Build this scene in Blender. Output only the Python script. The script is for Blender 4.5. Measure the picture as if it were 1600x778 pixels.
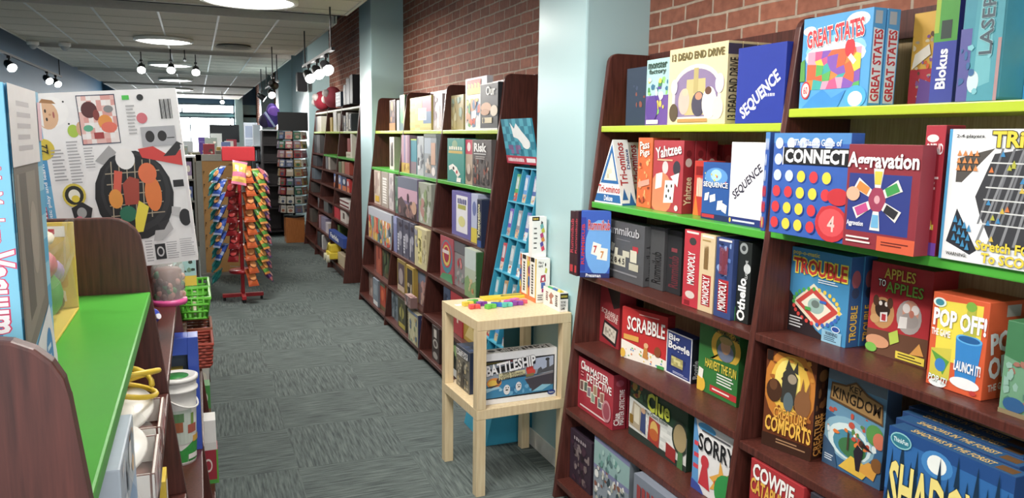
import bpy, bmesh, math, random
from math import sin, cos, pi, radians, sqrt
from mathutils import Vector, Matrix

SC = bpy.context.scene
COL = SC.collection
for _o in list(bpy.data.objects):
    bpy.data.objects.remove(_o)

# ------------------------------------------------------------------ camera
W, H, F = 1600.0, 778.0, 1200.0
CX, CY = W / 2, H / 2
EYE = 1.78
VPX, VPY, ROLL = 305.0, 208.0, .014
_d = Vector(((VPX - CX) / F, (VPY - CY) / F, 1)).normalized()
_p2 = Vector(((VPX + 1000 - CX) / F, (VPY + 1000 * ROLL - CY) / F, 1))
_n = _d.cross(_p2).normalized()
if _n.y < 0: _n = -_n
UPV = -_n
XRV = _d.cross(UPV).normalized()
if XRV.x < 0: XRV = -XRV
RW = (XRV, _d, UPV)                      # world axes seen from the camera (x right, y down, z forward)
def cam_vec(c):                          # camera axes vector -> world
    return Vector((XRV.dot(c), _d.dot(c), UPV.dot(c)))
cam = bpy.data.cameras.new('camera'); cam_ob = bpy.data.objects.new('camera', cam); COL.objects.link(cam_ob)
cam.sensor_fit = 'HORIZONTAL'; cam.sensor_width = 36.0; cam.lens = 36.0 * F / W
cam.clip_start = .05; cam.clip_end = 200
_cx, _cy, _cz = cam_vec(Vector((1, 0, 0))), cam_vec(Vector((0, -1, 0))), cam_vec(Vector((0, 0, -1)))
_m = Matrix.Identity(4)
for _i in range(3):
    _m[_i][0] = _cx[_i]; _m[_i][1] = _cy[_i]; _m[_i][2] = _cz[_i]
_m[2][3] = EYE
cam_ob.matrix_world = _m
SC.camera = cam_ob
SC.view_settings.view_transform = 'Standard'
SC.view_settings.look = 'None'
SC.view_settings.gamma = 1.0
SC.view_settings.use_curve_mapping = False
SC.view_settings.exposure = 0.33

# ------------------------------------------------------------------ world (soft fill light, added through the rear end left open)
WORLD_STRENGTH = 1.6
wd = bpy.data.worlds.new('world'); SC.world = wd; wd.use_nodes = True
_bg = wd.node_tree.nodes['Background']
_bg.inputs[0].default_value = (.92, .96, 1.0, 1); _bg.inputs[1].default_value = WORLD_STRENGTH
FIXTURE_W = 42.0      # round ceiling fixtures
NEAR_FIXTURE_W = 26.0
SPOT_W = 34.0         # track heads
WINDOW_STRENGTH = 14.0

# ------------------------------------------------------------------ measuring helpers: where a line of sight meets the place
def _coef(v):                            # camera coords of world direction as a linear form
    return [XRV[v], _d[v], UPV[v]]
_C0, _C1, _C2 = _coef(0), _coef(1), _coef(2)
def solve(px, axis_img, unknown, X=None, Y=None, Z=None):
    a = (px - CX) / F if axis_img == 0 else (px - CY) / F
    C = _C0 if axis_img == 0 else _C1
    k = [C[i] - a * _C2[i] for i in range(3)]
    val = [X, Y, None if Z is None else Z - EYE]
    s = sum(k[i] * val[i] for i in range(3) if i != unknown)
    r = -s / k[unknown]
    return r + EYE if unknown == 2 else r
def solveY(px, X, Z): return solve(px, 0, 1, X=X, Z=Z)
def solveX(px, Y, Z): return solve(px, 0, 0, Y=Y, Z=Z)
def solveZ(py, X, Y): return solve(py, 1, 2, X=X, Y=Y)
def ray(x, y): return cam_vec(Vector(((x - CX) / F, (y - CY) / F, 1)))
def onZ(x, y, z):
    r = ray(x, y); return r * ((z - EYE) / r.z) + Vector((0, 0, EYE))
def onY(x, y, Y):
    r = ray(x, y); return r * (Y / r.y) + Vector((0, 0, EYE))
def onX(x, y, X):
    r = ray(x, y); return r * (X / r.x) + Vector((0, 0, EYE))

# ------------------------------------------------------------------ materials
_MC = {}
def lin(h):
    h = h.lstrip('#')
    out = []
    for i in (0, 2, 4):
        c = int(h[i:i + 2], 16) / 255
        out.append(c / 12.92 if c <= .04045 else ((c + .055) / 1.055) ** 2.4)
    return out
def new_mat(name):
    m = bpy.data.materials.new(name); m.use_nodes = True
    nt = m.node_tree
    return m, nt, nt.nodes['Principled BSDF']
def M(h, rough=.42, metal=0.0, var=.07, scale=35.0, alpha=1.0, trans=0.0):
    key = (h, rough, metal, var, scale, alpha, trans)
    if key in _MC: return _MC[key]
    m, nt, b = new_mat('surface_' + h)
    c = lin(h); g_ = .3 * c[0] + .6 * c[1] + .1 * c[2]; c = [x * .93 + g_ * .07 for x in c]
    tc = nt.nodes.new('ShaderNodeTexCoord'); nz = nt.nodes.new('ShaderNodeTexNoise')
    nz.inputs['Scale'].default_value = scale; nz.inputs['Detail'].default_value = 2
    nt.links.new(tc.outputs['Object'], nz.inputs['Vector'])
    mx = nt.nodes.new('ShaderNodeMix'); mx.data_type = 'RGBA'
    mx.inputs[6].default_value = (*[x * (1 - var) for x in c], 1)
    mx.inputs[7].default_value = (*[min(1, x * (1 + var)) for x in c], 1)
    nt.links.new(nz.outputs['Fac'], mx.inputs[0]); nt.links.new(mx.outputs[2], b.inputs['Base Color'])
    b.inputs['Roughness'].default_value = rough; b.inputs['Metallic'].default_value = metal
    b.inputs['Alpha'].default_value = alpha
    if trans: b.inputs['Transmission Weight'].default_value = trans
    _MC[key] = m
    return m
def emit(name, col, strength):
    m, nt, b = new_mat(name)
    b.inputs['Base Color'].default_value = (*col, 1)
    b.inputs['Emission Color'].default_value = (*col, 1); b.inputs['Emission Strength'].default_value = strength
    return m
def wood(name, dark, light, axis=2, scale=9.0, rough=.3, stretch=14.0):
    m, nt, b = new_mat(name)
    N, L = nt.nodes, nt.links
    tc = N.new('ShaderNodeTexCoord'); mp = N.new('ShaderNodeMapping')
    s = [stretch] * 3; s[axis] = .9
    mp.inputs['Scale'].default_value = s
    L.new(tc.outputs['Object'], mp.inputs['Vector'])
    n1 = N.new('ShaderNodeTexNoise'); n1.inputs['Scale'].default_value = scale; n1.inputs['Detail'].default_value = 5
    L.new(mp.outputs['Vector'], n1.inputs['Vector'])
    r = N.new('ShaderNodeValToRGB')
    r.color_ramp.elements[0].position = .3; r.color_ramp.elements[0].color = (*lin(dark), 1)
    r.color_ramp.elements[1].position = .72; r.color_ramp.elements[1].color = (*lin(light), 1)
    L.new(n1.outputs['Fac'], r.inputs['Fac']); L.new(r.outputs['Color'], b.inputs['Base Color'])
    b.inputs['Roughness'].default_value = rough
    return m
MAHOG = wood('mahogany_laminate', '3f1e18', '61322a', rough=.4)
BACKB = wood('maple_back_board', 'd2b080', 'ead0a2', rough=.5)
BIRCH = wood('birch_laminate', 'dcc398', 'efdcb6', scale=5, rough=.35)
GREEN = M('49ad34', .3, var=.04); LIME = M('b9cf1e', .3, var=.04)
WHITE = M('f2f2ee', .4); BLACK = M('141416', .4)
def brick_mat():
    m, nt, b = new_mat('old_red_brick'); N, L = nt.nodes, nt.links
    g = N.new('ShaderNodeNewGeometry'); sp = N.new('ShaderNodeSeparateXYZ'); cb = N.new('ShaderNodeCombineXYZ')
    L.new(g.outputs['Position'], sp.inputs[0]); L.new(sp.outputs['Y'], cb.inputs['X']); L.new(sp.outputs['Z'], cb.inputs['Y'])
    wob = N.new('ShaderNodeTexNoise'); wob.inputs['Scale'].default_value = 7; L.new(cb.outputs[0], wob.inputs['Vector'])
    va = N.new('ShaderNodeVectorMath'); va.operation = 'MULTIPLY_ADD'; va.inputs[1].default_value = (.012, .012, 0)
    L.new(wob.outputs['Color'], va.inputs[0]); L.new(cb.outputs[0], va.inputs[2])
    t = N.new('ShaderNodeTexBrick'); L.new(va.outputs[0], t.inputs['Vector'])
    t.inputs['Scale'].default_value = 1; t.inputs['Brick Width'].default_value = .205; t.inputs['Row Height'].default_value = .075
    t.inputs['Mortar Size'].default_value = .007; t.inputs['Mortar Smooth'].default_value = .35; t.inputs['Bias'].default_value = -.1
    t.inputs['Color1'].default_value = (*lin('a86a54'), 1); t.inputs['Color2'].default_value = (*lin('82503f'), 1)
    t.inputs['Mortar'].default_value = (*lin('bcaa98'), 1)
    n2 = N.new('ShaderNodeTexNoise'); n2.inputs['Scale'].default_value = 26; n2.inputs['Detail'].default_value = 6; L.new(cb.outputs[0], n2.inputs['Vector'])
    mx = N.new('ShaderNodeMix'); mx.data_type = 'RGBA'; mx.blend_type = 'MULTIPLY'; mx.inputs[0].default_value = .55
    cr = N.new('ShaderNodeValToRGB'); cr.color_ramp.elements[0].position = .3; cr.color_ramp.elements[0].color = (.45, .42, .42, 1); cr.color_ramp.elements[1].position = .65
    L.new(n2.outputs['Fac'], cr.inputs['Fac']); L.new(t.outputs['Color'], mx.inputs[6]); L.new(cr.outputs['Color'], mx.inputs[7])
    L.new(mx.outputs[2], b.inputs['Base Color']); b.inputs['Roughness'].default_value = .8
    bp = N.new('ShaderNodeBump'); bp.inputs['Strength'].default_value = .6; bp.inputs['Distance'].default_value = .01; bp.invert = True
    L.new(t.outputs['Fac'], bp.inputs['Height']); L.new(bp.outputs[0], b.inputs['Normal'])
    return m
def carpet_mat():
    m, nt, b = new_mat('grey_carpet_tile'); N, L = nt.nodes, nt.links
    g = N.new('ShaderNodeNewGeometry')
    ck = N.new('ShaderNodeTexChecker'); ck.inputs['Scale'].default_value = 1 / .61
    off = N.new('ShaderNodeVectorMath'); off.operation = 'ADD'; off.inputs[1].default_value = (.17, .21, .3)
    L.new(g.outputs['Position'], off.inputs[0]); L.new(off.outputs[0], ck.inputs['Vector'])
    outs = []
    for sc in ((82, 5.5, 1), (5.5, 82, 1)):
        mp = N.new('ShaderNodeMapping'); mp.inputs['Scale'].default_value = sc
        L.new(g.outputs['Position'], mp.inputs['Vector'])
        nz = N.new('ShaderNodeTexNoise'); nz.inputs['Scale'].default_value = 1; nz.inputs['Detail'].default_value = 3; nz.inputs['Roughness'].default_value = .6
        L.new(mp.outputs['Vector'], nz.inputs['Vector']); outs.append(nz)
    mx = N.new('ShaderNodeMix'); mx.data_type = 'FLOAT'
    L.new(ck.outputs['Fac'], mx.inputs[0]); L.new(outs[0].outputs['Fac'], mx.inputs[2]); L.new(outs[1].outputs['Fac'], mx.inputs[3])
    fz = N.new('ShaderNodeTexNoise'); fz.inputs['Scale'].default_value = 260; L.new(g.outputs['Position'], fz.inputs['Vector'])
    ad = N.new('ShaderNodeMath'); ad.operation = 'MULTIPLY_ADD'; ad.inputs[1].default_value = .35; L.new(fz.outputs['Fac'], ad.inputs[0]); L.new(mx.outputs[0], ad.inputs[2])
    r = N.new('ShaderNodeValToRGB')
    e = r.color_ramp.elements; e[0].position = .5; e[0].color = (*lin('404949'), 1); e[1].position = .86; e[1].color = (*lin('737e7a'), 1)
    k = e.new(.66); k.color = (*lin('5a6463'), 1)
    L.new(ad.outputs[0], r.inputs['Fac']); L.new(r.outputs['Color'], b.inputs['Base Color']); b.inputs['Roughness'].default_value = .95
    bp = N.new('ShaderNodeBump'); bp.inputs['Strength'].default_value = .4; bp.inputs['Distance'].default_value = .004
    L.new(ad.outputs[0], bp.inputs['Height']); L.new(bp.outputs[0], b.inputs['Normal'])
    return m
def tile_mat():
    m, nt, b = new_mat('acoustic_ceiling_tile'); N, L = nt.nodes, nt.links
    g = N.new('ShaderNodeNewGeometry'); nz = N.new('ShaderNodeTexNoise'); nz.inputs['Scale'].default_value = 60; nz.inputs['Detail'].default_value = 5
    mp = N.new('ShaderNodeMapping'); mp.inputs['Scale'].default_value = (1, 6, 1)
    L.new(g.outputs['Position'], mp.inputs['Vector']); L.new(mp.outputs[0], nz.inputs['Vector'])
    r = N.new('ShaderNodeValToRGB'); r.color_ramp.elements[0].position = .3; r.color_ramp.elements[0].color = (*lin('c4beb0'), 1)
    r.color_ramp.elements[1].position = .6; r.color_ramp.elements[1].color = (*lin('ddd7ca'), 1)
    L.new(nz.outputs['Fac'], r.inputs['Fac']); L.new(r.outputs['Color'], b.inputs['Base Color']); b.inputs['Roughness'].default_value = .9
    return m
BRICK = brick_mat(); CARPET = carpet_mat(); TILE = tile_mat()
PAINT = M('b2d4d8', .26, var=.02, scale=3); DEEP = M('426a86', .5, var=.06, scale=2); DARKCEIL = M('24282e', .8)

# ------------------------------------------------------------------ mesh helpers
class MB:
    def __init__(s): s.v = []; s.f = []; s.fm = []; s.mats = []; s.sm = []
    def mi(s, m):
        if m not in s.mats: s.mats.append(m)
        return s.mats.index(m)
    def add(s, vs, fs, m, smooth=False):
        o = len(s.v); s.v += [tuple(v) for v in vs]; k = s.mi(m)
        for f in fs: s.f.append(tuple(i + o for i in f)); s.fm.append(k); s.sm.append(smooth)
    def box(s, x0, y0, z0, x1, y1, z1, m):
        s.add([(x0, y0, z0), (x1, y0, z0), (x1, y1, z0), (x0, y1, z0), (x0, y0, z1), (x1, y0, z1), (x1, y1, z1), (x0, y1, z1)],
              [(0, 3, 2, 1), (4, 5, 6, 7), (0, 1, 5, 4), (1, 2, 6, 5), (2, 3, 7, 6), (3, 0, 4, 7)], m)
    def prism(s, poly, fn, t0, t1, m):   # poly of (a,b) extruded between t0 and t1; fn(a,b,t) -> xyz
        n = len(poly)
        vs = [fn(a, b, t0) for a, b in poly] + [fn(a, b, t1) for a, b in poly]
        fs = [tuple(range(n))[::-1], tuple(range(n, 2 * n))] + [(i, (i + 1) % n, n + (i + 1) % n, n + i) for i in range(n)]
        s.add(vs, fs, m)
    def cyl(s, p0, p1, r0, r1, m, n=14, caps=True):
        p0, p1 = Vector(p0), Vector(p1); ax = (p1 - p0).normalized()
        a = ax.orthogonal().normalized(); b = ax.cross(a)
        vs = [p0 + (a * cos(2 * pi * i / n) + b * sin(2 * pi * i / n)) * r0 for i in range(n)] + \
             [p1 + (a * cos(2 * pi * i / n) + b * sin(2 * pi * i / n)) * r1 for i in range(n)]
        s.add(vs, [(i, (i + 1) % n, n + (i + 1) % n, n + i) for i in range(n)], m, True)
        if caps: s.add(vs, [tuple(range(n))[::-1], tuple(range(n, 2 * n))], m)
    def tube(s, pts, r, m, n=8, closed=False):
        pts = [Vector(p) for p in pts]; k = len(pts); rings = []
        up = None
        for i, p in enumerate(pts):
            a = pts[(i - 1) % k] if closed or i else p; b = pts[(i + 1) % k] if closed or i < k - 1 else p
            t = (b - a).normalized()
            if up is None: up = t.orthogonal().normalized()
            up = (up - t * up.dot(t)).normalized(); w = t.cross(up)
            rings.append([p + (up * cos(2 * pi * j / n) + w * sin(2 * pi * j / n)) * r for j in range(n)])
        vs = [v for rg in rings for v in rg]; fs = []
        for i in range(k if closed else k - 1):
            o, q = i * n, ((i + 1) % k) * n
            fs += [(o + j, o + (j + 1) % n, q + (j + 1) % n, q + j) for j in range(n)]
        if not closed: fs += [tuple(range(n))[::-1], tuple(range((k - 1) * n, k * n))]
        s.add(vs, fs, m, True)
    def lathe(s, prof, m, n=28, c=(0, 0, 0)):
        vs = [(c[0] + r * cos(2 * pi * i / n), c[1] + r * sin(2 * pi * i / n), c[2] + z) for r, z in prof for i in range(n)]
        fs = [(a * n + i, a * n + (i + 1) % n, (a + 1) * n + (i + 1) % n, (a + 1) * n + i) for a in range(len(prof) - 1) for i in range(n)]
        s.add(vs, fs, m, True)
    def ball(s, c, r, m, nu=14, nv=9):
        r = r if isinstance(r, (tuple, list)) else (r, r, r)
        vs = [(c[0] + r[0] * sin(pi * j / nv) * cos(2 * pi * i / nu), c[1] + r[1] * sin(pi * j / nv) * sin(2 * pi * i / nu), c[2] + r[2] * cos(pi * j / nv))
              for j in range(nv + 1) for i in range(nu)]
        s.add(vs, [(j * nu + i, (j + 1) * nu + i, (j + 1) * nu + (i + 1) % nu, j * nu + (i + 1) % nu) for j in range(nv) for i in range(nu)], m, True)
    def build(s, name, parent=None, loc=None, rot=None, bevel=0.0, seg=2):
        me = bpy.data.meshes.new(name); me.from_pydata(s.v, [], s.f)
        for m in s.mats: me.materials.append(m)
        me.polygons.foreach_set('material_index', s.fm); me.polygons.foreach_set('use_smooth', s.sm)
        if bevel:
            bm = bmesh.new(); bm.from_mesh(me)
            ed = [e for e in bm.edges if len(e.link_faces) == 2 and e.calc_face_angle(0) > .6]
            bmesh.ops.bevel(bm, geom=ed, offset=bevel, segments=seg, affect='EDGES', profile=.6, clamp_overlap=True)
            bm.to_mesh(me); bm.free()
        me.update()
        o = bpy.data.objects.new(name, me); COL.objects.link(o)
        if parent is not None: o.parent = parent
        if loc is not None: o.location = loc
        if rot is not None: o.rotation_euler = rot
        return o
def tag(o, label, cat, group=None, kind=None):
    o['label'] = label; o['category'] = cat
    if group: o['group'] = group
    if kind: o['kind'] = kind
    return o
def empty(name, loc, rz=0.0):
    o = bpy.data.objects.new(name, None); COL.objects.link(o); o.location = loc; o.rotation_euler = (0, 0, rz); o.empty_display_size = .1
    return o
def struct(o): o['kind'] = 'structure'; return o
def copy_tree(o, parent=None):
    c = o.copy(); COL.objects.link(c)
    if parent is not None: c.parent = parent
    for ch in list(o.children): copy_tree(ch, c)
    return c
def ordinal(i): return ['first', 'second', 'third', 'fourth', 'fifth', 'sixth', 'seventh', 'eighth', 'ninth', 'tenth'][i]

# ------------------------------------------------------------------ lettering and printed art
_TC = {}
def glyphs(s, bold=0.0, shear=0.0):
    key = (s, bold, shear)
    if key in _TC: return _TC[key]
    cu = bpy.data.curves.new('lettering', 'FONT'); cu.body = s; cu.offset = bold; cu.shear = shear; cu.resolution_u = 2
    cu.fill_mode = 'FRONT' if hasattr(cu, 'fill_mode') else cu.fill_mode
    ob = bpy.data.objects.new('lettering', cu); me = bpy.data.meshes.new_from_object(ob)
    vs = [(v.co.x, v.co.y) for v in me.vertices]; fs = [tuple(p.vertices) for p in me.polygons]
    bpy.data.objects.remove(ob); bpy.data.curves.remove(cu); bpy.data.meshes.remove(me)
    _TC[key] = (vs, fs)
    return _TC[key]
def put_text(out, s, u0, v0, u1, v1, col, outline=None, ow=.04, rot=0, shear=0.0, bold=.02, asp=1.0):
    # asp = face width / face height so that rotated lettering keeps its shape
    base, _ = glyphs(s, 0.0, shear)
    if not base: return
    x0 = min(p[0] for p in base); x1 = max(p[0] for p in base); y0 = min(p[1] for p in base); y1 = max(p[1] for p in base)
    uc, vc = (u0 + u1) / 2, (v0 + v1) / 2
    wd_, ht_ = (u1 - u0) * asp, (v1 - v0)
    if abs(rot) == 90: wd_, ht_ = ht_, wd_
    sx, sy = wd_ / max(x1 - x0, 1e-6), ht_ / max(y1 - y0, 1e-6)
    ca, sa = cos(radians(rot)), sin(radians(rot))
    for c, bd in ([(outline, ow)] if outline else []) + [(col, bold)]:
        vs, fs = glyphs(s, bd, shear)
        pts = []
        for x, y in vs:
            a, b = (x - (x0 + x1) / 2) * sx, (y - (y0 + y1) / 2) * sy
            pts.append((uc + (a * ca - b * sa) / asp, vc + a * sa + b * ca))
        out.append((pts, fs, c))
def ell(cu, cv, ru, rv, n=18, a0=0.0, a1=2 * pi):
    return [(cu + ru * cos(a0 + (a1 - a0) * i / n), cv + rv * sin(a0 + (a1 - a0) * i / n)) for i in range(n if a1 - a0 > 6.2 else n + 1)]
def clip01(p): return (min(1, max(0, p[0])), min(1, max(0, p[1])))
def art_layers(art, asp):
    pr, tx = [], []
    for a in art:
        k = a[0]
        if k == 'r': _, u0, v0, u1, v1, c = a; pr.append(([(u0, v0), (u1, v0), (u1, v1), (u0, v1)], [(0, 1, 2, 3)], c))
        elif k == 'e':
            _, cu, cv, ru, rv, c = a[:6]; p = ell(cu, cv, ru, rv); pr.append(([clip01(q) for q in p], [tuple(range(len(p)))], c))
        elif k == 'p': _, pts, c = a; pr.append((pts, [tuple(range(len(pts)))], c))
        elif k == 'm':      # a patchwork
            _, seed, u0, v0, u1, v1, nx, ny, cols, jit = a; R = random.Random(seed); cols = cols.split()
            g = [[(u0 + (u1 - u0) * (i + (R.uniform(-jit, jit) if 0 < i < nx else 0)) / nx, v0 + (v1 - v0) * (j + (R.uniform(-jit, jit) if 0 < j < ny else 0)) / ny) for i in range(nx + 1)] for j in range(ny + 1)]
            bc = {}
            for j in range(ny):
                for i in range(nx):
                    bc.setdefault(R.choice(cols), []).append([g[j][i], g[j][i + 1], g[j + 1][i + 1], g[j + 1][i]])
            for c, qs in bc.items():
                pr.append(([p for q in qs for p in q], [(4 * i, 4 * i + 1, 4 * i + 2, 4 * i + 3) for i in range(len(qs))], c))
        elif k == 'b':      # scattered blobs of an illustration
            _, seed, u0, v0, u1, v1, cols, n, sz = a; R = random.Random(seed); cols = cols.split()
            for i in range(n):
                s1 = sz * R.uniform(.5, 1.3); s2 = sz * R.uniform(.5, 1.4) * asp; cu, cv = R.uniform(u0, u1), R.uniform(v0, v1); th = R.uniform(0, pi)
                m = R.choice((5, 6, 9)); p = []
                for j in range(m):
                    rr = R.uniform(.7, 1.1); x, y = rr * cos(2 * pi * j / m + th), rr * sin(2 * pi * j / m + th)
                    p.append((min(u1, max(u0, cu + s1 * x)), min(v1, max(v0, cv + s2 * y))))
                pr.append((p, [tuple(range(m))], R.choice(cols)))
        elif k == 'l':      # lines of small print
            _, u0, v0, u1, v1, n, c = a; R = random.Random(int(u0 * 991 + v0 * 77 + n)); h = (v1 - v0) / n; vs = []; fs = []
            for i in range(n):
                e = u0 + (u1 - u0) * R.uniform(.7, 1); b = v1 - (i + .72) * h; t = v1 - (i + .28) * h; o = len(vs)
                vs += [(u0, b), (e, b), (e, t), (u0, t)]; fs.append((o, o + 1, o + 2, o + 3))
            pr.append((vs, fs, c))
        elif k == 'k':      # a row of marks too small to read, in the manner of lettering
            _, u0, v0, u1, v1, n, c = a; R = random.Random(n * 7 + int(v0 * 100)); vs = []; fs = []
            for i in range(n):
                f0, f1 = (i + .12) / n, (i + R.uniform(.7, .92)) / n; o = len(vs)
                if abs(v1 - v0) > abs(u1 - u0) / asp: q = [(u0, v0 + (v1 - v0) * f0), (u1, v0 + (v1 - v0) * f0), (u1 - (u1 - u0) * R.uniform(0, .3), v0 + (v1 - v0) * f1), (u0, v0 + (v1 - v0) * f1)]
                else: q = [(u0 + (u1 - u0) * f0, v0), (u0 + (u1 - u0) * f1, v0), (u0 + (u1 - u0) * f1, v1 - (v1 - v0) * R.uniform(0, .3)), (u0 + (u1 - u0) * f0, v1)]
                vs += q; fs.append((o, o + 1, o + 2, o + 3))
            pr.append((vs, fs, c))
        elif k == 't':
            o = a[7] if len(a) > 7 else {}
            put_text(tx, a[1], *a[2:6], a[6], asp=asp, **o)
    return pr, tx
def lay(layers, name, fn, parent, step, base=0):
    if not layers: return None
    mb = MB()
    for i, (pts, fs, c) in enumerate(layers):
        mb.add([fn(u, v, step * (i + 1 + base)) for u, v in pts], fs, M(c, .5, var=.05) if isinstance(c, str) else c)
    return mb.build(name, parent)
def print_on(parent, art, fn, asp, names=('cover_art', 'title_lettering'), step=.00022):
    pr, tx = art_layers(art, asp)
    step = min(step, .0035 / max(1, len(pr) + len(tx)))
    lay(pr, names[0], fn, parent, step); lay(tx, names[1], fn, parent, step, len(pr))

def game_box(w, d, h, col, label, cat='board game', loc=(0, 0, 0), rz=-pi / 2, front=(), side=(), top=(), sidecol=None, topcol=None,
             group=None, name='game_box', lean=0.0, lside=(), step=.00022, bevel=.0015):
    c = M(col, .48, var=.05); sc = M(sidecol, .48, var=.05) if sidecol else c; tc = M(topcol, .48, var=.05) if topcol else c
    mb = MB(); x = w / 2
    vs = [(-x, 0, 0), (x, 0, 0), (x, d, 0), (-x, d, 0), (-x, 0, h), (x, 0, h), (x, d, h), (-x, d, h)]
    mb.add(vs, [(0, 1, 5, 4), (2, 3, 7, 6), (0, 3, 2, 1)], c)
    mb.add(vs, [(1, 2, 6, 5), (3, 0, 4, 7)], sc); mb.add(vs, [(4, 5, 6, 7)], tc)
    me = bpy.data.meshes.new(name); bm = bmesh.new()
    bv = [bm.verts.new(v) for v in vs]
    k = {c: 0}; mats = [c]
    for m in (sc, tc):
        if m not in k: k[m] = len(mats); mats.append(m)
    for fi, m in (((0, 1, 5, 4), c), ((2, 3, 7, 6), c), ((0, 3, 2, 1), c), ((1, 2, 6, 5), sc), ((3, 0, 4, 7), sc), ((4, 5, 6, 7), tc)):
        f = bm.faces.new([bv[i] for i in fi]); f.material_index = k[m]
    bmesh.ops.bevel(bm, geom=list(bm.edges), offset=min(bevel, w * .1, d * .1), segments=2, affect='EDGES', profile=.5)
    bm.to_mesh(me); bm.free()
    for m in mats: me.materials.append(m)
    o = bpy.data.objects.new(name, me); COL.objects.link(o)
    o.location = loc; o.rotation_euler = (lean, 0, rz)
    tag(o, label, cat, group)
    if front: print_on(o, front, lambda u, v, e: ((u - .5) * w, -e, v * h), w / h, ('cover_art', 'title_lettering'), step)
    if side: print_on(o, side, lambda u, v, e: (w / 2 + e, u * d, v * h), d / h, ('spine_art', 'spine_lettering'), step)
    if lside: print_on(o, lside, lambda u, v, e: (-w / 2 - e, (1 - u) * d, v * h), d / h, ('spine_art', 'spine_lettering'), step)
    if top: print_on(o, top, lambda u, v, e: ((u - .5) * w, v * d, h + e), w / d, ('top_art', 'top_lettering'), step)
    return o
def XF(z): return 1.585 + .11 * z          # the leaning front edge of the wall bookcases
BAYS = [(.775, 1.25, 2), (4.61, 1.22, 3), (9.245, 1.22, 3)]
_PLACED = []
def settle(X, Yr, Yl, d, z):
    """keep a box inside its bay and clear of its neighbours on the same shelf"""
    if X + d > XF(z):
        yc = (Yl + Yr) / 2; best = None
        for y0, P, n in BAYS:
            for k in range(n):
                lo, hi = y0 + k * P + .0145, y0 + (k + 1) * P - .0145; dist = max(0, lo - yc, yc - hi)
                if best is None or dist < best[0]: best = (dist, lo, hi)
        w = Yl - Yr
        if Yl > best[2]: Yl = best[2]
        if Yr < best[1]: Yr = best[1]
        if Yl - Yr < .02: Yl = Yr + .02 if Yr <= best[2] - .02 else Yl; Yr = Yl - .02
        d = min(d, 2.037 - X)
    for q in range(3):
        for (z2, x0, x1, y0, y1) in _PLACED:
            if abs(z2 - z) > .004: continue
            ox, oy = min(X + d, x1) - max(X, x0), min(Yl, y1) - max(Yr, y0)
            if ox <= .0005 or oy <= .0005: continue
            if oy < .4 * (Yl - Yr):
                if (Yl + Yr) > (y0 + y1): Yr = y1 + .001
                else: Yl = y0 - .001
            elif X < x0 - .012: d = x0 - X - .001
            elif oy < .75 * (Yl - Yr):
                if (Yl + Yr) > (y0 + y1): Yr = y1 + .001
                else: Yl = y0 - .001
            else: X = x1 + .001; d = min(d, 2.055 - X) if X < 2.04 else .012
    _PLACED.append((z, X, X + d, Yr, Yl))
    return X, Yr, Yl, d
def headroom(X, Yr, Yl, d, z, h):
    for i, (y0, P, n) in enumerate(BAYS):
        k = int(((Yl + Yr) / 2 - y0) // P)
        if 0 <= k < n:
            zs = [list(ZR.values()), list(Z3.values())][k] if i == 0 else (ZU2 if i == 1 else ZU1)
            up = [q for q in zs if q > z + .01]
            if up and X + d > XF(min(up)):
                if h > min(up) - .03 - z: print('TALL %.3f -> %.3f z=%.2f y=%.2f' % (h, min(up) - .031 - z, z, Yl))
                h = min(h, min(up) - .031 - z)
    return h
def shelf_box(z, xl, xr, yt, d, col, label, inset=.02, behind=0.0, **kw):
    X = XF(z) + inset
    Yl, Yr = solveY(xl, X, z), solveY(xr, X, z)
    h = solveZ(yt, X, Yl) - z
    X += behind
    X, Yr, Yl, d = settle(X, Yr, Yl, d, z)
    h = headroom(X, Yr, Yl, d, z, h)
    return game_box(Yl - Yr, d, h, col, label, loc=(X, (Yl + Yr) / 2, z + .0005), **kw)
def angled_box(z, xl, il, xr, ir, yt, d, col, label, **kw):
    """a box turned on its shelf: each front bottom corner has its own distance from the shelf edge"""
    a = Vector((XF(z) + il, solveY(xl, XF(z) + il, z))); b = Vector((XF(z) + ir, solveY(xr, XF(z) + ir, z)))
    h = solveZ(yt, a.x, a.y) - z; m = (a + b) / 2; v = b - a
    return game_box(v.length, d, h, col, label, loc=(m.x, m.y, z + .0005), rz=math.atan2(v.y, v.x), **kw)
# ================================================================== the room
def slab(name, x0, y0, z0, x1, y1, z1, m):
    b = MB(); b.box(x0, y0, z0, x1, y1, z1, m); return struct(b.build(name))
Y0, Y1 = -2.5, 30.0
slab('floor', -3.0, Y0, -.1, 2.3, Y1 + .3, 0, CARPET)
slab('ceiling', -3.0, Y0, 3.55, 2.3, Y1 + .3, 3.65, DARKCEIL)
slab('wall_right', 2.1, Y0, 0, 2.3, Y1 + .3, 3.55, BRICK)
slab('wall_left', -3.0, Y0, 0, -2.85, Y1 + .3, 3.55, DEEP)
PIL = [(-1.55, -.97), (3.37, 3.93), (8.26, 8.88), (13.2, 13.8), (18.1, 18.7), (23.0, 23.6)]
for i, (a, b) in enumerate(PIL):
    m = MB(); m.box(1.75, a, 0, 2.11, b, 3.55, PAINT)
    struct(m.build('trim_%d' % (i + 1), bevel=.01))
    m = MB(); m.box(1.7435, a - .012, 0, 1.752, b + .012, .1, WHITE); struct(m.build('baseboard_right' if i == 1 else 'baseboard_right.%03d' % i, bevel=.003))
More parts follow.
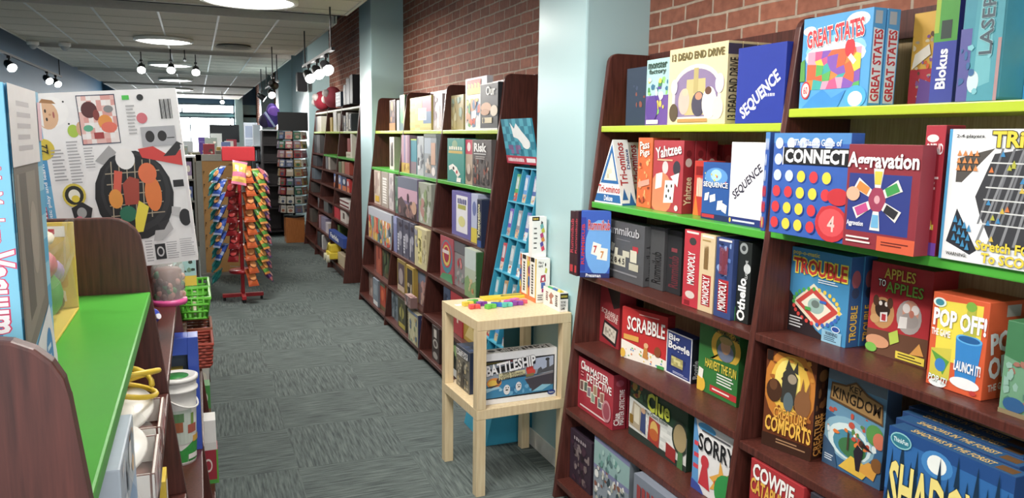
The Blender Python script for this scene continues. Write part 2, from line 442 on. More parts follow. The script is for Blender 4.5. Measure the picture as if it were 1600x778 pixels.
# far wall with the shop front windows
m = MB(); fw = M('8fb9bd', .5)
m.box(-2.85, Y1, 0, 2.1, Y1 + .2, .9, fw); m.box(-2.85, Y1, 2.37, 2.1, Y1 + .2, 2.47, fw); m.box(-2.85, Y1, 2.82, 2.1, Y1 + .2, 3.55, DEEP)
m.box(1.36, Y1, .9, 2.1, Y1 + .2, 2.82, fw); m.box(-2.85, Y1, .9, -2.2, Y1 + .2, 2.82, fw)
m.box(1.36, Y1 - .35, 0, 1.62, Y1, 3.1, M('b9dfe2', .4))
struct(m.build('wall_far'))
DAY = emit('daylight_pane', (.93, .97, 1), WINDOW_STRENGTH)
for i, (a, b, za, zb, mull) in enumerate(((-2.2, 1.36, .9, 2.37, (-1.1, -.15, 1.2)), (-2.2, 1.36, 2.47, 2.82, (-.4,)))):
    g = MB(); g.box(a, Y1 + .08, za, b, Y1 + .1, zb, DAY); g = struct(g.build('window_%d' % (i + 1)))
    f = MB(); fm = M('3c5560', .5)
    for q in (a + .02, b - .02): f.box(q - .03, Y1 - .02, za, q + .03, Y1 + .12, zb, fm)
    for q in (za + .02, zb - .02): f.box(a, Y1 - .02, q - .03, b, Y1 + .12, q + .03, fm)
    for q in mull: f.box(q - .02, Y1, za, q + .02, Y1 + .12, zb, fm)
    f.build('window_frame', g)
# suspended ceiling clouds: 2 ft tiles in a white grid, dark gaps between the clouds
CLZ = 3.0
GX = [-2.07, -1.47, -.9, -.3, .28, .88, 1.46]
def cloud(name, y0, y1):
    b = MB(); b.box(GX[0], y0, CLZ, GX[-1], y1, CLZ + .05, TILE); o = struct(b.build(name))
    g = MB(); gm = M('dfe3e2', .5)
    for x in GX[1:-1]: g.box(x - .011, y0, CLZ - .004, x + .011, y1, CLZ + .001, gm)
    y = y0 + .62
    thin = M('b3aea3', .8)
    while y < y1 - .2: g.box(GX[0], y - .006, CLZ - .003, GX[-1], y + .006, CLZ + .001, thin); y += .62
    g.build('grid', o)
    e = MB(); em = M('c9c6bd', .6)
    e.box(GX[0] - .01, y0 - .02, CLZ - .01, GX[-1] + .01, y0, CLZ + .07, em); e.box(GX[0] - .01, y1, CLZ - .01, GX[-1] + .01, y1 + .02, CLZ + .07, em)
    e.box(GX[0] - .03, y0 - .02, CLZ - .01, GX[0], y1 + .02, CLZ + .07, em); e.box(GX[-1], y0 - .02, CLZ - .01, GX[-1] + .03, y1 + .02, CLZ + .07, em)
    e.build('edge_trim', o)
for i, (a, b) in enumerate(((-2.4, 3.4), (4.2, 8.15), (8.8, 12.55), (13.2, 16.9), (17.7, 21.4), (22.2, 25.9), (26.6, 29.6))): cloud('ceiling_panel' if not i else 'ceiling_panel.%03d' % i, a, b)

# ------------------------------------------------------------------ lamps
GLOW = emit('lamp_glow', (1, .97, .92), 9.0); SPOTGLOW = emit('spot_glow', (1, .98, .95), 24.0)
def round_fixture(x, y, watts, label, r=.33):
    o = empty('ceiling_light', (x, y, CLZ - .006)); tag(o, label, 'ceiling light', 'round ceiling lights')
    b = MB(); b.lathe([(0, 0), (r + .03, 0), (r + .03, -.035), (r, -.045), (r - .015, -.035)], WHITE, 40); b.build('housing', o)
    b = MB(); b.lathe([(r - .012, -.03), (r * .8, -.045), (r * .4, -.055), (0, -.058)], GLOW, 40); b.build('diffuser', o)
    l = bpy.data.lights.new('ceiling_lamp', 'AREA'); l.shape = 'DISK'; l.size = r * 1.8; l.energy = watts; l.color = (1, .95, .88)
    lo = bpy.data.objects.new('ceiling_lamp', l); COL.objects.link(lo); lo.parent = o; lo.location = (0, 0, -.075)
round_fixture(.5, 7.55, FIXTURE_W, 'round glowing ceiling light cut off by the top edge of the photo', .4)
round_fixture(-.33, 11.3, FIXTURE_W, 'large round ceiling light on the second ceiling panel above the grill toy box')
round_fixture(-.36, 15.2, FIXTURE_W, 'round ceiling light just beyond the central trio of track spotlights')
round_fixture(-.36, 19.4, FIXTURE_W, 'smaller round ceiling light far back over the middle of the shop')
round_fixture(-.36, 23.6, FIXTURE_W, 'farthest round ceiling light close to the shop windows')
for x, y, n in ((.45, 2.6, 'over the nearest bookcase'), (.45, -.8, 'behind the viewer')): round_fixture(x, y, NEAR_FIXTURE_W, 'round ceiling light ' + n + ' above the aisle', .4)
def track(x, y0, y1, z, label):
    o = empty('light_track', (x, y0, z)); tag(o, label, 'light track')
    b = MB(); b.box(-.018, 0, 0, .018, y1 - y0, .03, BLACK); b.build('rail', o)
    for yy in (.15, y1 - y0 - .15):
        b = MB(); b.cyl((0, yy, .03), (0, yy, 3.55 - z), .008, .008, BLACK, 8); b.build('drop_rod', o)
def spot(x, y, z, aim, label, watts=SPOT_W, group='track spotlights', rod=None):
    o = empty('track_spotlight', (x, y, z)); tag(o, label, 'spotlight', group)
    d = (Vector(aim) - Vector((x, y, z - .12))).normalized(); c = Vector((0, 0, -.12))
    b = MB(); b.box(-.02, -.04, -.03, .02, .04, 0, BLACK); b.cyl((0, 0, -.03), c - d * .03, .01, .01, BLACK, 8); b.build('bracket', o)
    b = MB(); b.cyl(c - d * .09, c - d * .05, .03, .05, BLACK, 18); b.cyl(c - d * .05, c + d * .07, .05, .06, BLACK, 18, False); can = b.build('can', o)
    b = MB(); b.cyl(c + d * .055, c + d * .072, .057, .057, SPOTGLOW, 18); b.build('lens', can)
    if rod:
        b = MB(); b.cyl((0, 0, 0), (0, 0, rod - z), .008, .008, BLACK, 8); b.build('drop_rod', o)
    l = bpy.data.lights.new('spot_lamp', 'SPOT'); l.energy = watts; l.spot_size = radians(95); l.spot_blend = .8; l.shadow_soft_size = .06; l.color = (1, .96, .9)
    lo = bpy.data.objects.new('spot_lamp', l); COL.objects.link(lo); lo.parent = o; lo.location = c + d * .09
    lo.rotation_euler = d.to_track_quat('-Z', 'Y').to_euler()
track(1.25, 7.6, 9.8, 2.58, 'black light track hanging beside the painted pilaster and carrying three spotlights')
for i, y in enumerate((8.07, 8.68, 9.36)): spot(1.25, y, 2.58, (1.6, y - 1.5, 1.5), ('nearest', 'middle', 'farthest')[i] + ' of three lit track spotlights by the right-hand wall')
track(1.25, 12.9, 15.2, 2.6, 'short black light track far back near the wall speaker')
spot(1.25, 14.2, 2.6, (1.5, 12.6, 1.6), 'single bright track spotlight near the wall speaker')
track(-2.2, 11.2, 16.2, 2.74, 'black light track along the dark blue left wall')
for y, n in ((11.95, 'large lit spotlight at the left edge against the dark blue wall'), (14.75, 'nearer of two close lit spotlights on the left wall track'), (15.6, 'farther of two close lit spotlights on the left wall track')):
    spot(-2.2, y, 2.74, (-1.5, y - .9, 1.9), n)
track(-.1, 12.75, 13.0, 2.86, 'short black light track in the gap between ceiling panels')
for x, y, n in ((-.72, 13.3, 'left'), (-.3, 13.1, 'middle'), (.05, 13.35, 'right')): spot(x, y, 2.88, (x, y - 2.2, 1.2), n + ' of the three spotlights hanging in the ceiling gap above the aisle', 25, rod=3.55)
spot(.78, 24.6, 2.85, (.7, 22.5, 1.4), 'small bright spotlight far back near the shop windows', 25, rod=3.0)
track(.15, -.9, 6.2, 2.94, 'unseen black light track added above the aisle to fill the shelves')  # unseen track and heads, added as frontal fill for the game shelves
for i, y in enumerate((-.1, 1.1, 2.2, 3.3, 4.5, 5.7)): spot(.15, y, 2.94, (1.85, y + .25, 1.0), ordinal(i) + ' added fill spotlight from the rear on the unseen track above the aisle', SPOT_W * 1.5)
track(-.9, -.5, 3.6, 2.74, 'unseen black light track added above the toy shelves on the left')  # another unseen track with two heads, added as fill on the left
for y in (.3, 2.2): spot(-.9, y, 2.74, (-.3, y + .5, 1.1), ('rear' if y < 1 else 'front') + ' added fill spotlight aimed at the toy shelves on the left', 16)
# ceiling details
for x, y, n in ((-2.0, 12.45, 'left'), (-1.62, 12.45, 'right')):
    o = empty('security_camera', (x, y, CLZ - .012)); tag(o, n + ' of two small white dome cameras under the ceiling panel edge', 'camera')
    b = MB(); b.lathe([(0, 0), (.075, 0), (.075, -.04), (.06, -.05), (0, -.05)], WHITE, 20); b.build('base', o)
    b = MB(); b.ball((0, 0, -.055), (.052, .052, .05), M('b9bec2', .2)); b.build('dome', o)
for x, y, n in ((.55, 11.7, 'round white air vent on the second ceiling panel'),):
    o = empty('ceiling_vent', (x, y, CLZ - .008)); tag(o, n, 'vent')
    b = MB(); vm = M('a7a7a3', .6)
    for r in (.08, .14, .2): b.lathe([(r, 0), (r + .045, -.025), (r + .05, -.02), (r + .012, .0)], vm, 28)
    b.build('ring', o)
    b = MB(); b.cyl((0, 0, .001), (0, 0, .003), .23, .23, M('3b3d3f'), 24); b.build('duct', o)
o = empty('wall_speaker', (1.63, 13.05, 2.62)); tag(o, 'black loudspeaker mounted high beside the far pilaster', 'speaker')
b = MB(); b.box(-.08, -.08, -.15, .08, .08, .15, M('121317', .6)); b.build('cabinet', o, bevel=.01)
b = MB(); b.box(-.07, -.088, -.138, .07, -.08, .138, M('1c1d21', .9)); b.build('grille', o)
b = MB(); b.cyl((0, .08, 0), (.1, .16, 0), .015, .015, BLACK); b.build('bracket', o)
m = MB(); m.box(2.04, 13.81, 0, 2.099, 18.09, 3.55, M('c2dde4', .22, var=.02, scale=3)); struct(m.build('trim_7'))
spot(1.2, 15.6, 2.6, (2.05, 15.5, 1.9), 'bright spotlight flooding the pale painted wall beyond the far pilaster', 520, rod=3.0)
spot(1.05, 11.6, 2.6, (1.78, 13.15, 2.1), 'spotlight washing the far painted pilaster by the speaker', 60, rod=3.0)

# ================================================================== wall bookcases
def bookcase(name, y_near, nb, rows, label, P=1.22):
    """y_near: nearest end; nb bays of P metres toward the back; rows: per bay a list of (z, material)"""
    o = empty(name, (1.585, y_near, 0)); tag(o, label, 'bookcase', 'tall slanted bookcases along the brick wall')
    prof = [(0, 0), (.11 * 2.1, 2.1)]
    for k in range(6):
        a = pi - (pi / 2) * k / 5; prof.append((.11 * 2.13 + .05 + .05 * cos(a), 2.13 + .05 * sin(a)))
    prof += [(.49, 2.18), (.49, 0)]
    for i in range(nb + 1):
        b = MB(); b.prism(prof, lambda a, c, t: (a, t, c), i * P - .013, i * P + .013, MAHOG); b.build('upright', o, bevel=.004)
    for i in range(nb):
        y0, y1 = i * P + .0135, (i + 1) * P - .0135
        b = MB(); b.box(.475, y0, .03, .488, y1, 2.1, BACKB); b.build('back_board', o)
        b = MB(); b.box(.455, y0, 2.1, .488, y1, 2.185, MAHOG); b.build('top_rail', o)
        b = MB(); b.box(.07, y0, 0, .09, y1, .07, MAHOG); b.build('toe_kick', o)
        for z, mt in rows[i]:
            b = MB(); b.box(.11 * z, y0, z - .028, .474, y1, z, mt); s = b.build('shelf', o, bevel=.004)
            if mt is GREEN: s['label'] = 'bright green shelf'
            if mt is LIME: s['label'] = 'yellow-green shelf'
    return o
Z3 = dict(Y=1.84, G=1.482, A=1.137, B=.79, C=.465, D=.10)
ZR = dict(Y=1.885, G=1.492, A=1.145, B=.772, C=.44, D=.10)
ZU2 = [1.83, 1.45, 1.07, .71, .385, .085]
ZU1 = [2.13, 1.83, 1.50, 1.29, 1.08, .87, .69, .41, .15]
cm = [LIME, GREEN] + [MAHOG] * 8
def rowlist(zs, cols): return list(zip(zs, cols))
bookcase('bookcase', .775, 2, [rowlist(ZR.values(), cm), rowlist(Z3.values(), cm)], 'nearest tall mahogany bookcase on the right, packed with boxed family games', 1.25)
bookcase('bookcase', 4.61, 3, [rowlist(ZU2[::-1], cm[:6][::-1])] * 3, 'middle tall mahogany bookcase in front of the brick recess between two pilasters')
bookcase('bookcase', 9.245, 3, [rowlist(ZU1, [M('d8d6c8'), LIME, GREEN] + [MAHOG] * 6), rowlist(ZU1, [M('d8d6c8'), LIME, GREEN] + [MAHOG] * 6), rowlist(ZU1, [M('d8d6c8'), LIME] + [MAHOG] * 7)], 'farthest tall mahogany bookcase beyond the glossy pilaster, plush toys on its top')  # pale top shelves carry the white glare of the lip in their colour
# ================================================================== board games on the nearest bookcase
def pct(cols, n=1): return cols
def discs(u0, v0, du, dv, rows, rad, asp):
    out = []
    for j, row in enumerate(rows):
        for i, c in enumerate(row):
            if c == '.': continue
            col = {'r': 'd8343c', 'y': 'f0d02c', 'w': 'c9d6f2'}[c]
            out.append(('e', u0 + i * du + .012, v0 - j * dv - .01, rad, rad * asp, '1d3f8f')); out.append(('e', u0 + i * du, v0 - j * dv, rad, rad * asp, col))
    return out
def spine(title, c, bg=None, oc=None, v0=.08, v1=.92, extra=()):
    return list(extra) + [('t', title, .18, v0, .82, v1, c, dict(rot=90, outline=oc))]
SEQ = dict(rot=38, bold=.03)
# --- left bay, yellow-green shelf
z = Z3['Y']
shelf_box(z, 977, 1012, 108, .2, '24384f', 'dark navy game box at the far left of the top yellow-green shelf', .03,
          front=[('b', 3, .2, .3, .9, .7, '3a4a66 8a4a3a', 6, .06)])
shelf_box(z, 1005, 1043, 95, .13, 'a9d3d2', 'pale teal game box with purple and green monster factory picture', .015,
          front=[('r', 0, 0, 1, .45, '6a4a9a'), ('b', 5, .05, .1, .95, .72, '3f8f4a 5a3f9a e0c84a 2f6f8f 8fd06a f2efe6', 34, .09), ('e', .3, .25, .26, .2, '5a3a92'),
                 ('r', .08, .02, .6, .08, 'f0f0ee'), ('t', 'monster', .1, .86, .9, .95, '2a4a3a'), ('t', 'factory', .14, .76, .86, .85, '2a4a3a')])
DED = [('r', .03, .02, .97, .98, 'ead9a6'), ('p', [(.08, .06)] + [(.92, .06)] + ell(.5, .45, .42, .32, 14, 0, pi), 'f3ead0'), ('p', [(.13, .1), (.87, .1)] + ell(.5, .45, .37, .26, 14, 0, pi), '8d7aa0'),
       ('p', [(.32, .12), (.68, .12), (.66, .58), (.34, .58)], 'cbb87a'), ('r', .46, .4, .54, .72, 'b9a86a'), ('e', .3, .3, .1, .17, 'd8b8a8'), ('e', .32, .42, .055, .05, 'e6c0a0'), ('e', .56, .26, .12, .16, '4a4658'), ('e', .56, .36, .06, .05, 'c89070'),
       ('e', .74, .27, .12, .2, 'efeae2'), ('e', .72, .42, .055, .05, '6a4432'), ('e', .88, .2, .09, .14, 'efe6c8'), ('e', .12, .16, .08, .12, '5a4a32'), ('e', .9, .5, .07, .12, 'd8cfe2'), ('e', .12, .5, .06, .1, 'd8cfe2'),
       ('r', .2, .03, .72, .075, 'c0904a'), ('t', '13 DEAD END DRIVE', .06, .84, .95, .93, '7a6a34', dict(outline='2e2816', ow=.03))]
for i in range(3):
    shelf_box(z, 1041, 1132, 79, .062, 'ead9a6', ('cream mystery game box with an arched picture of guests, spine lettered in black', 'cream spined game box directly behind the arched mystery picture box', 'rearmost of three cream mystery boxes, mostly hidden behind the other two')[i], .012, i * .066,
              front=DED if i == 0 else (), side=spine('13 DEAD END DRIVE', '2b2620', v0=.05, v1=.8, extra=[('r', 0, .84, 1, .97, '4a4460')]))
o = shelf_box(z, 1148, 1232, 76, .07, '2138a0', 'big plain blue game box with white diagonal title on the top shelf', .006,
          front=[('t', 'SEQUENCE', .06, .26, .96, .45, 'f4f4fa', dict(rot=36, outline='5a6ac8', ow=.03, bold=.03)), ('k', .58, .34, .82, .38, 7, 'd0d4f0')])
# --- left bay, green shelf
z = Z3['G']
def prism_box(xl, xr, xa, ya, inset, d, label):
    X = XF(z) + inset; Yl, Yr = min(3.235, solveY(xl, X, z)), solveY(xr, X, z); w = Yl - Yr
    h = solveZ(ya, X, (Yl + Yr) / 2) - z; ua = .6; wm = M('eef0f0', .35); bl = M('2a6aa8', .35)
    b = MB(); b.prism([(-w / 2, 0), (w / 2, 0), (w * (ua - .5), h)], lambda a, c, t: (a, t, c), 0, d, wm)
    o = b.build('game_box', None, (X, (Yl + Yr) / 2, z + .0005), (0, 0, -pi / 2 + .1), bevel=.0015); tag(o, label, 'board game', 'triangular tile game boxes')
    fn = lambda u, v, e: ((u - .5) * w, -e, v * h)
    def T(s): return [(.5 + (u - .5) * s + (ua - .5) * .2 * (1 - s), .38 + (v - .38) * s) for u, v in ((0, 0), (1, 0), (ua, 1))]
    print_on(o, [('p', [(.22, .32), (.87, .32), (ua, .93)], '2a6aa8'), ('p', [(.34, .37), (.8, .37), (ua, .8)], 'e6e2cf'), ('m', 4, .45, .4, .72, .55, 3, 2, 'd8d2b8 f2ecd6 c8bfa0', .2), ('p', [(.03, .03), (.97, .03), (.93, .15), (.1, .15)], '2a6aa8'),
                 ('t', 'Tri-ominos', .16, .18, .92, .29, 'c03a34'), ('t', 'Deluxe', .38, .05, .68, .13, 'f4f4f4')], fn, w / h)
    a, c = Vector((w / 2, 0, 0)), Vector((w * (ua - .5), 0, h)); s = c - a; n = Vector((h, 0, w * (1 - ua))).normalized()
    print_on(o, [('t', 'Tri-ominos', .15, .3, .62, .95, 'b02a30', dict(rot=90)), ('t', 'Deluxe', .7, .55, .9, .85, '2a4a80', dict(rot=90)), ('p', [(.12, .08), (.5, .08), (.31, .26)], '2a6aa8'), ('p', [(.55, .03), (.9, .03), (.72, .2)], '2a6aa8'), ('r', .05, .0, .95, .03, '2a6aa8')],
             lambda u, v, e: tuple(a + s * v + Vector((0, u * d, 0)) + n * e), d / s.length, ('spine_art', 'spine_lettering'))
prism_box(921, 968, 955, 218, .01, .085, 'white and blue triangular game box at the left end of the green shelf')
prism_box(940, 986, 978, 222, .1, .085, 'second triangular white game box, tucked behind the first one')
shelf_box(z, 994, 1016, 215, .14, 'dd6a34', 'narrow orange game box with pig picture between triangular and red dice boxes', .07,
          front=[('b', 9, .1, .05, .9, .7, 'e89a5a c8502a f0b070 8a3a22', 22, .1), ('p', [(.12, .28), (.9, .34), (.88, .42), (.1, .36)], 'e8a08a'), ('t', 'Pass', .16, .84, .8, .95, 'fbf3e6', dict(outline='8a2a18', rot=6)), ('t', 'Pigs', .2, .72, .84, .83, 'fbf3e6', dict(outline='8a2a18', rot=6))])
YZ = [('e', .3, .25, .4, .3, 'e8845a'), ('e', .42, .62, .1, .09, 'd8c8c8'), ('e', .8, .62, .12, .1, '3a3640'), ('p', [(.1, .3), (.32, .34), (.34, .55), (.12, .52)], 'efe6dc'), ('p', [(.4, .12), (.72, .14), (.76, .45), (.44, .44)], 'f6f1e8'),
      ('e', .5, .36, .025, .025, '2a2620'), ('e', .66, .37, .025, .025, '2a2620'), ('e', .5, .22, .025, .025, '2a2620'), ('e', .64, .2, .025, .025, '2a2620'), ('e', .57, .3, .025, .025, '2a2620'), ('p', [(.62, .5), (.86, .36), (.9, .56)], 'f4eee4'), ('e', .84, .07, .06, .04, 'e0dcd8'),
      ('t', 'Yahtzee', .1, .78, .94, .93, 'fbf6f0', dict(rot=8, outline='7a1a22')), ('l', .16, .7, .85, .75, 1, 'e8b08a')]
for i in range(3):
    shelf_box(z, 1018, 1064, 219, .052, 'b23842', ('red dice game box with two big white dice and slanted white title', 'red dice game box one place behind the big dice picture', 'third red dice game box, deepest of the three behind the dice picture')[i], .06, i * .056,
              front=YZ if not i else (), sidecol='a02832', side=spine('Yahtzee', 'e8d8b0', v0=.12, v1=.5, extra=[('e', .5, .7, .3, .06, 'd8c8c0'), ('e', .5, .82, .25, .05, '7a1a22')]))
shelf_box(z, 1082, 1100, 251, .09, 'c93a30', 'slim scarlet game box between red dice boxes and small blue card game', .1,
          front=[('p', [(0, 0), (.5, 0), (.2, .4)], 'e87a2a'), ('k', .25, .35, .75, .7, 5, 'f6d8c0'), ('r', .15, .74, .85, .9, '8a1a1a')])
for i in range(4):
    shelf_box(z, 1092 + i * 17, 1108 + i * 17, 226, .06, '8e2028', ordinal(i) + ' from the left of four deep red spines at the back of the green shelf', .245,
              front=spine('Yahtzee', 'c86a62', v0=.1, v1=.6, extra=[('e', .5, .78, .3, .07, 'b04a48')]))
shelf_box(z, 1095, 1137, 253, .05, '2456a0', 'small blue card game box with fanned cards standing before deep red spines', .05,
          front=[('e', .5, .75, .42, .16, '5a9ad8'), ('e', .5, .78, .2, .1, 'a8d8f0'), ('r', 0, 0, 1, .1, '1c2a5a'), ('r', .03, .03, .5, .09, 'c0283a'), ('p', [(.12, .45), (.28, .48), (.24, .34), (.1, .32)], 'f4f2ea'), ('p', [(.3, .42), (.5, .46), (.52, .34), (.32, .3)], 'f4f2ea'), ('p', [(.6, .34), (.78, .36), (.76, .2), (.58, .18)], 'f4f2ea'), ('p', [(.78, .32), (.95, .28), (.92, .14), (.76, .18)], 'f4f2ea'),
                 ('b', 2, .1, .6, .9, .95, 'f0d84a e85a4a 8fd0f0', 10, .03), ('t', 'SEQUENCE', .07, .56, .96, .66, 'f6f6fa', dict(outline='1c2a5a'))])
shelf_box(z, 1137, 1190, 222, .05, 'eceaf0', 'plain white game box with black diagonal title and blue foot band', .04,
          front=[('r', 0, 0, 1, .09, '22307a'), ('e', .06, .045, .03, .03, 'e8c83a'), ('l', .14, .02, .9, .07, 1, 'd8d8ec'), ('t', 'SEQUENCE', .04, .46, 1.0, .58, '26243a', dict(rot=38))])
# --- left bay, first mahogany shelf
z = Z3['A']
for i, (a, b_) in enumerate(((889, 896), (896.4, 901))):
    y = onZ(a, 418, z)
    shelf_box(z, a, b_, 329, .06, '3a1c24', ('leftmost', 'second')[i] + ' dark maroon tile game spine overhanging the bookcase upright', -.075,
              front=spine('Rummikub', 'b83a4c', v0=.35, v1=.88, extra=[('r', .2, .05, .8, .16, 'c0303a')]))
angled_box(z, 906, -.07, 952, .05, 329, .03, '2a56b8', 'glossy blue tile game box with red title beside the dark maroon spines',
          front=[('e', .65, .45, .5, .42, '6aa8e8'), ('p', [(.35, .36), (.62, .32), (.7, .5), (.42, .54)], 'f2efe4'), ('p', [(.55, .28), (.9, .26), (.92, .44), (.6, .46)], 'f2efe4'), ('r', 0, 0, 1, .07, '1c2a6a'), ('t', 'Pressman', .2, .01, .7, .06, 'f0f0f4'), ('t', '7', .44, .38, .54, .48, 'c02a30'), ('t', '7', .68, .3, .78, .4, 'd88a2a'),
                 ('r', 0, .1, .16, .9, '2438a0'), ('t', 'RUMMIKUB', .03, .2, .13, .8, 'c82a3a', dict(rot=90)), ('t', 'Rummikub', .24, .72, .97, .86, 'c8242e', dict(outline='f2e8e0'))])
RK = [('t', 'Rummikub', .12, .78, .9, .92, 'b8b8ba', dict(outline='3a3a3c')), ('l', .4, .68, .8, .71, 1, '77777a'), ('r', .76, .53, .88, .63, 'b8303a'),
      ('p', [(.12, .56), (.22, .58), (.26, .7), (.14, .72)], 'd8d4bc'), ('p', [(.26, .48), (.33, .46), (.36, .6), (.29, .62)], 'd8d4bc'), ('p', [(.36, .4), (.43, .39), (.44, .54), (.37, .54)], 'd8d4bc'), ('r', .26, .24, .62, .42, 'ccc8b0'), ('r', .55, .42, .7, .52, 'ccc8b0'), ('r', .72, .36, .86, .56, 'd8d4bc'), ('r', .7, .22, .9, .34, 'c4c0a8'), ('r', .1, .12, .88, .15, '8a8a8c'), ('t', '2 8 4 5', .29, .28, .6, .38, '3a3430'), ('p', [(.02, .1), (.14, .14), (.06, .4)], 'a83a58')]
for i, (a, b_, yt) in enumerate(((936, 1004, 340), (1012, 1035, 352), (1040, 1062, 358))):
    shelf_box(z, a, b_, yt, (.075, .2, .2)[i], ('57585a', '4c4d4f', '2c2d30')[i], ('large charcoal tile game box showing cream tiles beside its blue version', 'charcoal spined tile game standing right of the large tile picture box', 'nearly black tile game box left of the red property game spine')[i], (.08, .11, .125)[i],
              front=RK if not i else spine('Rummikub', '1c1c1e' if i == 1 else '6a2a34', v0=.1, v1=.6, extra=[('r', .3, .66, .7, .72, '8a3a44')] if i == 2 else ()),
              side=spine('Rummikub', '222224', v0=.1, v1=.7) if not i else ())
MP = (('c02f3e', 'red', 'e8d8d8'), ('d8c096', 'cream', 'b83a3a'), ('34487e', 'dark blue', 'c83440'))
for i, (a, b_, yt) in enumerate(((1065, 1089, 358), (1087, 1112, 364), (1114, 1140, 370))):
    c, n, t2 = MP[i]
    ex = [('r', .22, .08, .82, .48, 'b42430')] if i else []
    art = ex + [('t', 'MONOPOLY', .3, .1 if i else .3, .74, .46 if i else .72, 'f6f2ee', dict(rot=90, outline='9a1a24', ow=.05)), ('r', .14, .96, .9, .985, 'f0e0d8')]
    if i == 0: art += [('e', .55, .86, .22, .05, '3a3a3a'), ('e', .5, .16, .3, .05, 'd8c8c0'), ('r', .15, .02, .5, .08, '8a1a24')]
    if i == 1: art += [('k', .3, .55, .6, .86, 12, '8a6a3a'), ('l', .15, .9, .85, .94, 1, 'a8884a')]
    if i == 2: art += [('b', 12, .1, .5, .9, .95, '5a78b8 22305e 8aa8d8', 16, .14), ('k', .25, .55, .75, .9, 9, '8a3a4a')]
    shelf_box(z, a, b_, yt, .2, c, n + ' spine-out property trading game with white boxed title', .045, front=art)
shelf_box(z, 1140, 1168, 375, .2, '222726', 'black spine-out disc game with large white vertical title', .065,
          front=[('e', .42, .92, .3, .07, '9aa0a0'), ('e', .42, .92, .16, .035, '3a3e40'), ('e', .75, .68, .26, .06, 'd0d4d4'), ('t', 'Othello', .18, .03, .72, .55, 'f4f6f4', dict(rot=90, bold=.035)), ('t', 'CLASSIC GAME', .62, .55, .8, .78, 'c8cccc', dict(rot=90)), ('r', 0, .0, .06, .18, '3a8a4a')])
# --- left bay, second mahogany shelf
z = Z3['B']
shelf_box(z, 933, 966, 443, .09, 'a02a32', 'dark red deluxe word game box leaning at the left of its shelf', .14,
          front=[('p', [(.35, 1), (1, 1), (1, .72), (.72, .66)], '2a1c20'), ('t', 'SCRABBLE', .1, .52, .95, .6, 'e8c8c0', dict(rot=-4)), ('t', 'DELUXE', .3, .44, .92, .51, 'e8c8c0', dict(rot=-4)), ('p', [(.12, .12), (.86, .02), (.98, .34), (.24, .42)], '2c2426'), ('p', [(.2, .16), (.82, .08), (.88, .3), (.28, .37)], 'd8d0c0'), ('m', 8, .3, .16, .8, .3, 5, 3, 'd8d0c0 c0b8a8 a8a090', .1)])
angled_box(z, 970, .1, 1040, .17, 478, .05, 'c42a2c', 'wide red word game box with letter tiles pictured along its lower half', sidecol='8a1c20',
          front=[('p', [(0, 0), (1, 0), (1, .18), (0, .36)], 'f2ece0'), ('b', 21, .03, .03, .95, .24, 'e85a3a 3a8ad0 e8c83a 4aa84a e88a3a', 26, .018), ('r', .06, .38, .4, .48, 'e0a84a'), ('p', [(.5, .12), (.62, .1), (.6, .32), (.53, .34)], 'c8863a'), ('e', .57, .36, .05, .05, 'e0b080'), ('e', .82, .3, .07, .1, '8a4a2a'), ('e', .05, .1, .06, .09, 'e8b83a'), ('r', .82, .0, .97, .06, '3a9a4a'),
                 ('t', 'SCRABBLE', .14, .58, .96, .84, 'f8f2ec', dict(outline='7a1418', bold=.02)), ('l', .4, .9, .85, .94, 1, 'e8b0a8')])
shelf_box(z, 1040, 1079, 514, .05, '2c3f80', 'blue letter-dice game box with white border and white title', .165, sidecol='1c1e26',
          front=[('r', 0, 0, 1, .03, 'e8e8ea'), ('r', 0, .97, 1, 1, 'e8e8ea'), ('r', 0, 0, .035, 1, 'e8e8ea'), ('r', .965, 0, 1, 1, 'e8e8ea'), ('t', 'Big', .1, .76, .52, .93, 'f6f6f8', dict(outline='16205a', bold=.03)), ('t', 'Boggle', .1, .56, .92, .77, 'f6f6f8', dict(outline='16205a', bold=.03)),
                 ('p', [(.12, .2), (.66, .16), (.78, .42), (.22, .5)], '26306a'), ('m', 6, .22, .22, .68, .44, 5, 4, 'c8c070 d8d090 a8a060', .05), ('l', .3, .06, .9, .12, 2, 'c0c8e8')],
          side=spine('Boggle', 'd0d0d4', v0=.1, v1=.5))
shelf_box(z, 1089, 1150, 500, .05, '2f7a38', 'green farming game box with a portrait in a yellow ring', .16,
          front=[('p', [(.3, .52), (.36, .52)] + ell(.68, .74, .36, .25, 22, 3.9, -.75), 'e8b92a'), ('e', .68, .73, .24, .19, '5a7a3a'), ('e', .68, .68, .2, .13, '7a86a0'), ('e', .68, .76, .12, .11, 'd0a078'), ('e', .68, .84, .16, .05, 'b89a58'), ('t', 'THE FARMING GAME', .36, .9, 1.0, .97, '1c2a18', dict(rot=-6)),
                 ('t', 'HARVEST THE FUN', .2, .38, .97, .5, 'e8d23a', dict(outline='1c4a20')), ('l', .5, .2, .96, .36, 4, 'f0f0e8'), ('r', .34, .06, 1, .15, 'c02c30'), ('l', .4, .08, .95, .13, 1, 'f6e8e0'), ('e', .08, .1, .14, .12, 'e8b92a'), ('p', [(.02, .2), (.14, .18), (.16, .32), (.04, .34)], 'f0ece0')])
